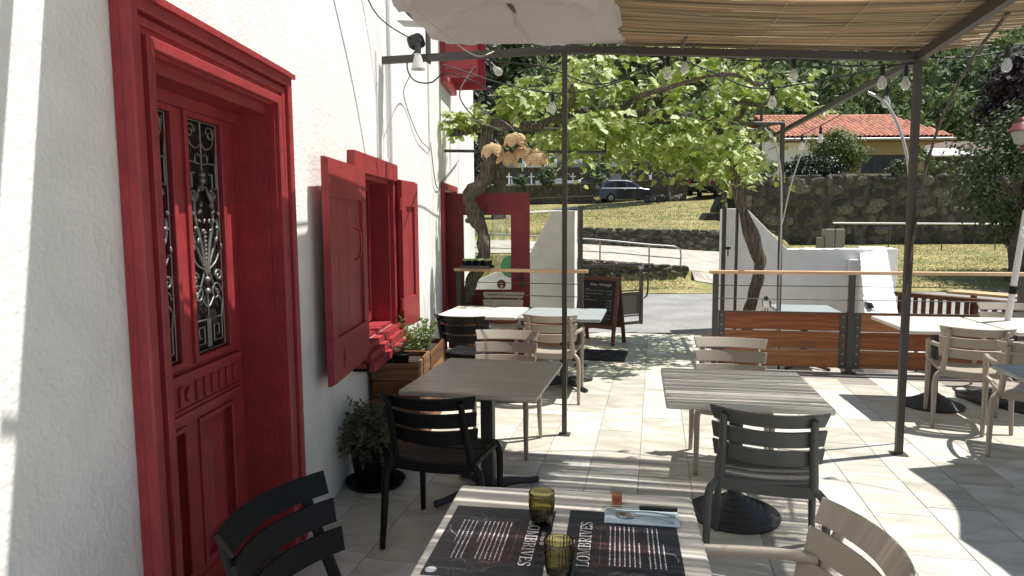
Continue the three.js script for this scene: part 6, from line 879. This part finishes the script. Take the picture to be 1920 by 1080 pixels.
  const LM = [[0.34, 0.43, 0.06], [0.42, 0.50, 0.09], [0.26, 0.36, 0.05], [0.48, 0.55, 0.15]].map((c) => mat({ rgb: c, transmission: 0.55, thickness: 0, roughness: 0.6, side: THREE.DoubleSide }));
  const all = leaves.map(([p, d, r, s]) => ({ m: placeLeaf(lg, p, d, r, s), k: s / p.distanceTo(camera.position), c: Math.floor(rnd() * 4) })).sort((a, b) => b.k - a.k);
  all.slice(0, 280).forEach((l) => { const o = new THREE.Mesh(lg, LM[l.c]); o.name = 'leaf'; o.applyMatrix4(l.m); o.castShadow = o.receiveShadow = true; vine.add(o); });
  [0, 1, 2, 3].forEach((c) => { const r = all.slice(280).filter((l) => l.c === c); inst('foliage', lg, LM[c], r.map((l) => l.m), vine); });

  // wicker flower lamps
  const shade = (() => { const N = 60, petals = 6, f = (u, v) => { const a = u * Math.PI * 2, lobe = Math.abs(Math.cos(a * petals / 2)), rim = sst(0.35, 1, v), r = 0.022 + 0.098 * Math.pow(Math.sin(v * Math.PI * 0.5), 0.9) * (1 + 0.16 * rim * (lobe - 0.5)), y = 0.13 - 0.135 * v * v * (0.72 + 0.28 * lobe * rim) - 0.02 * rim * (1 - lobe) * -1.2; return V(Math.cos(a) * r, y, Math.sin(a) * r); }; return { body: sheet(f, N, 10, 0.003), ribs: [...Array(6)].map((_, k) => { const v = 0.3 + k * 0.14; return limb([...Array(31)].map((_, i) => f((i % 30) / 30 + 0.0001, v).multiplyScalar(1.015).add(V(0, 0.002, 0))), 0.003, 4, 2); }).concat([...Array(18)].map((_, k) => limb([0.1, 0.4, 0.7, 1].map((v) => f(k / 18, v).add(V(0, 0.003, 0))), 0.0026, 4, 3))), top: lathe([[0, 0.15], [0.018, 0.148], [0.024, 0.12], [0.02, 0.118]], 12) }; })();
  const bodyM = mat({ rgb: [0.70, 0.50, 0.26], transmission: 0.35, thickness: 0, roughness: 0.85, side: THREE.DoubleSide });
  const proto = thing('wicker_lamp', '', 'lamp', [0, 0, 0], 0, 'wicker flower lamps'); mesh('shade', shade.body, bodyM, proto, ''); mesh('weave', shade.ribs, M.wicker, proto).userData.kind = 'stuff'; mesh('cap', shade.top, M.wicker, proto); mesh('bulb_socket', rod([0, 0.04, 0], [0, 0.13, 0], 0.014), M.black, proto);
  const spots = [['leftmost wicker flower lamp hanging under the vine', -0.20, 2.37, -7.60], ['second wicker flower lamp from the left, hanging lowest beside the first', -0.05, 2.28, -7.68], ['topmost wicker flower lamp hanging under the vine', 0.05, 2.48, -7.58], ['wicker flower lamp right of the topmost one', 0.14, 2.34, -7.7], ['rightmost wicker flower lamp, hanging lowest on the right', 0.29, 2.26, -7.55], ['wicker flower lamp half hidden behind the rightmost one', 0.27, 2.33, -7.85]];
  spots.forEach(([l, x, y, z], i) => { const o = i ? dup(proto, l, [x, y, z], i * 0.6) : proto; if (!i) { o.userData.label = l; o.position.set(x, y, z); } o.rotation.z = [0.1, -0.22, 0.05, 0.15, -0.08, 0.1][i]; o.rotation.x = 0.12; const c = mesh('cord', wire([V(0, 0.14, 0), V(0.02, 0.24, -0.1), V(0.03, 2.80 - y, -0.62)], 0.003, 4, 4), M.cable, o); });
}

// ---------- string lights, spotlights and cables ----------
{
  const bulbProto = { s: join([rod([0, -0.062, 0], [0, 0.0, 0], 0.017, 0.015, 10), rod([0, -0.0, 0], [0, 0.02, 0], 0.012, 0.006, 8)]), g: lathe([[0.013, -0.062], [0.016, -0.075], [0.029, -0.105], [0.031, -0.122], [0.024, -0.14], [0.01, -0.15], [0, -0.152]], 16), f: wire([V(-0.006, -0.065, 0), V(-0.008, -0.115, 0), V(0.008, -0.115, 0), V(0.006, -0.065, 0)], 0.0012, 3, 4) };
  const string = (label, pts, r, bulbs) => { const t = thing('string_light', label, 'string lights', [0, 0, 0], 0, 'bulb strings'); mesh('cord', wire(pts, r, 8), M.cable, t); bulbs.forEach(([x, y, z, tilt = 0]) => { const s = mesh('socket', bulbProto.s.clone().rotateZ(tilt).translate(x, y, z), M.cable, t); mesh('bulb', bulbProto.g.clone().rotateZ(tilt).translate(x, y, z), M.bulb, s); mesh('filament', bulbProto.f.clone().rotateZ(tilt).translate(x, y, z), M.chrome, s); }); };
  const q = (u, v, y) => tileAt(u, v, y), b = (u, v, y, t) => [...tileAt(u, v, y).toArray(), t];
  string('bulb string hugging the far pergola beam from the middle to the right post', [q(0.82, 0.03, 2.86), q(1.0, 0.06, 2.83), q(1.35, 0.06, 2.765), q(1.6, 0.06, 2.765), q(1.95, 0.05, 2.70), q(2.36, 0.04, 2.69)], 0.006, [b(0.86, 0.06, 2.85), b(1.6, 0.06, 2.76), b(2.17, 0.06, 2.685), b(2.33, 0.1, 2.68)]);
  string('bulb string sagging in front of the vine to the right post', [q(-0.62, 0.03, 2.87), q(-0.15, 0.06, 2.80), q(0.25, 0.08, 2.66), q(0.75, 0.06, 2.82), q(1.0, 0.1, 2.74), q(1.35, 0.16, 2.60), q(1.7, 0.12, 2.61), q(2.05, 0.08, 2.66), q(2.36, 0.03, 2.70)], 0.006, [b(0.74, 0.06, 2.82), b(1.48, 0.16, 2.60), b(-0.6, 0.05, 2.87, 0.8)]);
  string('dark bulb string dipping from the wall end of the beam', [q(-0.95, 0.05, 2.86), q(-0.5, 0.2, 2.72), q(-0.05, 0.25, 2.64), q(0.4, 0.2, 2.70), q(0.76, 0.05, 2.82)], 0.005, [b(-0.13, 0.25, 2.64)]);
  string('bulb string running out of the picture to the right', [q(2.38, 0.0, 2.72), q(2.7, -0.05, 2.70), q(3.0, -0.1, 2.76), q(3.4, -0.2, 2.95)], 0.005, [b(2.86, -0.08, 2.735)]);
  string('bulb string along the right beam towards the vine', [q(2.36, 0.1, 2.66), q(2.34, 1.0, 2.62), q(2.30, 2.4, 2.60), q(2.25, 3.6, 2.60), q(2.2, 5.0, 2.62)], 0.005, [b(2.35, 0.55, 2.63), b(2.30, 2.4, 2.58), b(2.26, 3.1, 2.58), b(2.23, 4.1, 2.58)]);
  const arc = (label, pts, r) => tag(mesh('bowed_tube', limb(pts, r, 7, 7), mat({ rgb: [0.5, 0.5, 0.47], roughness: 0.35, metalness: 0.4 })), label, 'tube', 'bowed tubes');
  arc('pale bowed tube arching down beside the right pergola post', [q(2.22, 0.55, 2.60), q(2.32, 0.5, 2.52), q(2.42, 0.4, 2.25), q(2.455, 0.3, 1.9), q(2.44, 0.25, 1.3), q(2.44, 0.25, 0.02)], 0.011);
  arc('pale bowed tube arching down beside the vine post', [V(2.98, 2.72, -8.1), V(3.08, 2.62, -8.1), V(3.18, 2.3, -8.12), V(3.22, 1.9, -8.14), V(3.22, -0.2, -8.14)], 0.011);
  arc('thin rod leaning from the right beam to the vine post', [V(3.42, 2.66, -7.9), V(3.32, 2.1, -8.1), V(3.26, 1.6, -8.2)], 0.008);
  // spotlights at the wall end of the beam
  const sp = thing('flood_light', 'flood lights with a flat bracket on the beam end at the house wall', 'flood light', q(-1.12, 0, 2.93).toArray(), TH);
  mesh('bracket', [box(0.012, 0.32, 0.09, [0.06, 0.1, -0.02])], M.steel, sp); mesh('visor', [box(0.2, 0.006, 0.16, [-0.06, 0.24, -0.02], [0, 0, -0.1])], M.galv, sp); mesh('lamp_head', [rbox(0.12, 0.1, 0.11, 0.03, [-0.03, 0.10, 0.0], [0, 0, 0.3])], M.castIron, sp);
  mesh('lower_lamp', [lathe([[0.018, 0.0], [0.03, -0.03], [0.052, -0.115], [0.056, -0.12], [0.05, -0.12], [0.02, -0.02], [0, -0.02]], 18).translate(0.0, 0.0, 0.05)], mat({ rgb: [0.6, 0.6, 0.57], roughness: 0.3 }), sp); mesh('lamp_neck', rod([0, 0, 0.05], [0, 0.09, 0.03], 0.025), M.castIron, sp);
  const cab = (label, pts, r = 0.005) => tag(mesh('cable', wire(pts, r, 8), M.cable), label, 'cable', 'cables');
  cab('black cable running down the top of the white wall to the flood lights', [wallAt(-0.2, 4.2, 0.03), wallAt(0.5, 3.55, 0.03), wallAt(0.95, 3.15, 0.05), q(-1.14, 0.02, 3.02)]);
  cab('thick black cable along the wall edge of the canvas', [wallAt(-0.6, 4.1, 0.10), wallAt(0.2, 3.45, 0.18), wallAt(0.7, 3.15, 0.3), q(-0.80, 0.03, 2.97)], 0.008);
  cab('looped black cable hanging under the flood lights', [q(-1.16, 0.03, 2.98), q(-1.25, 0.06, 2.88), q(-1.2, 0.06, 2.76), q(-1.05, 0.05, 2.73), q(-0.95, 0.05, 2.79), q(-0.75, 0.05, 2.74), q(-0.6, 0.3, 2.68)], 0.006);
  cab('thin dark wire slanting down the white wall from the flood lights', [q(-1.22, 0.05, 2.80), wallAt(2.0, 2.75, 0.03), wallAt(2.7, 2.48, 0.02), wallAt(3.3, 2.42, 0.02)], 0.004);
  cab('dark cable slanting from the beam down to the vine trunk', [q(-0.72, 0.1, 2.84), V(-0.48, 2.83, -6.5), V(-0.38, 2.80, -8.1)], 0.007);
  cab('thin wire drooping along the white wall behind the vine', [wallAt(3.35, 2.5, 0.02), wallAt(3.7, 2.05, 0.02), wallAt(4.4, 2.2, 0.02), wallAt(5.6, 2.5, 0.02)], 0.005);
}

renderer.render(scene, camera);
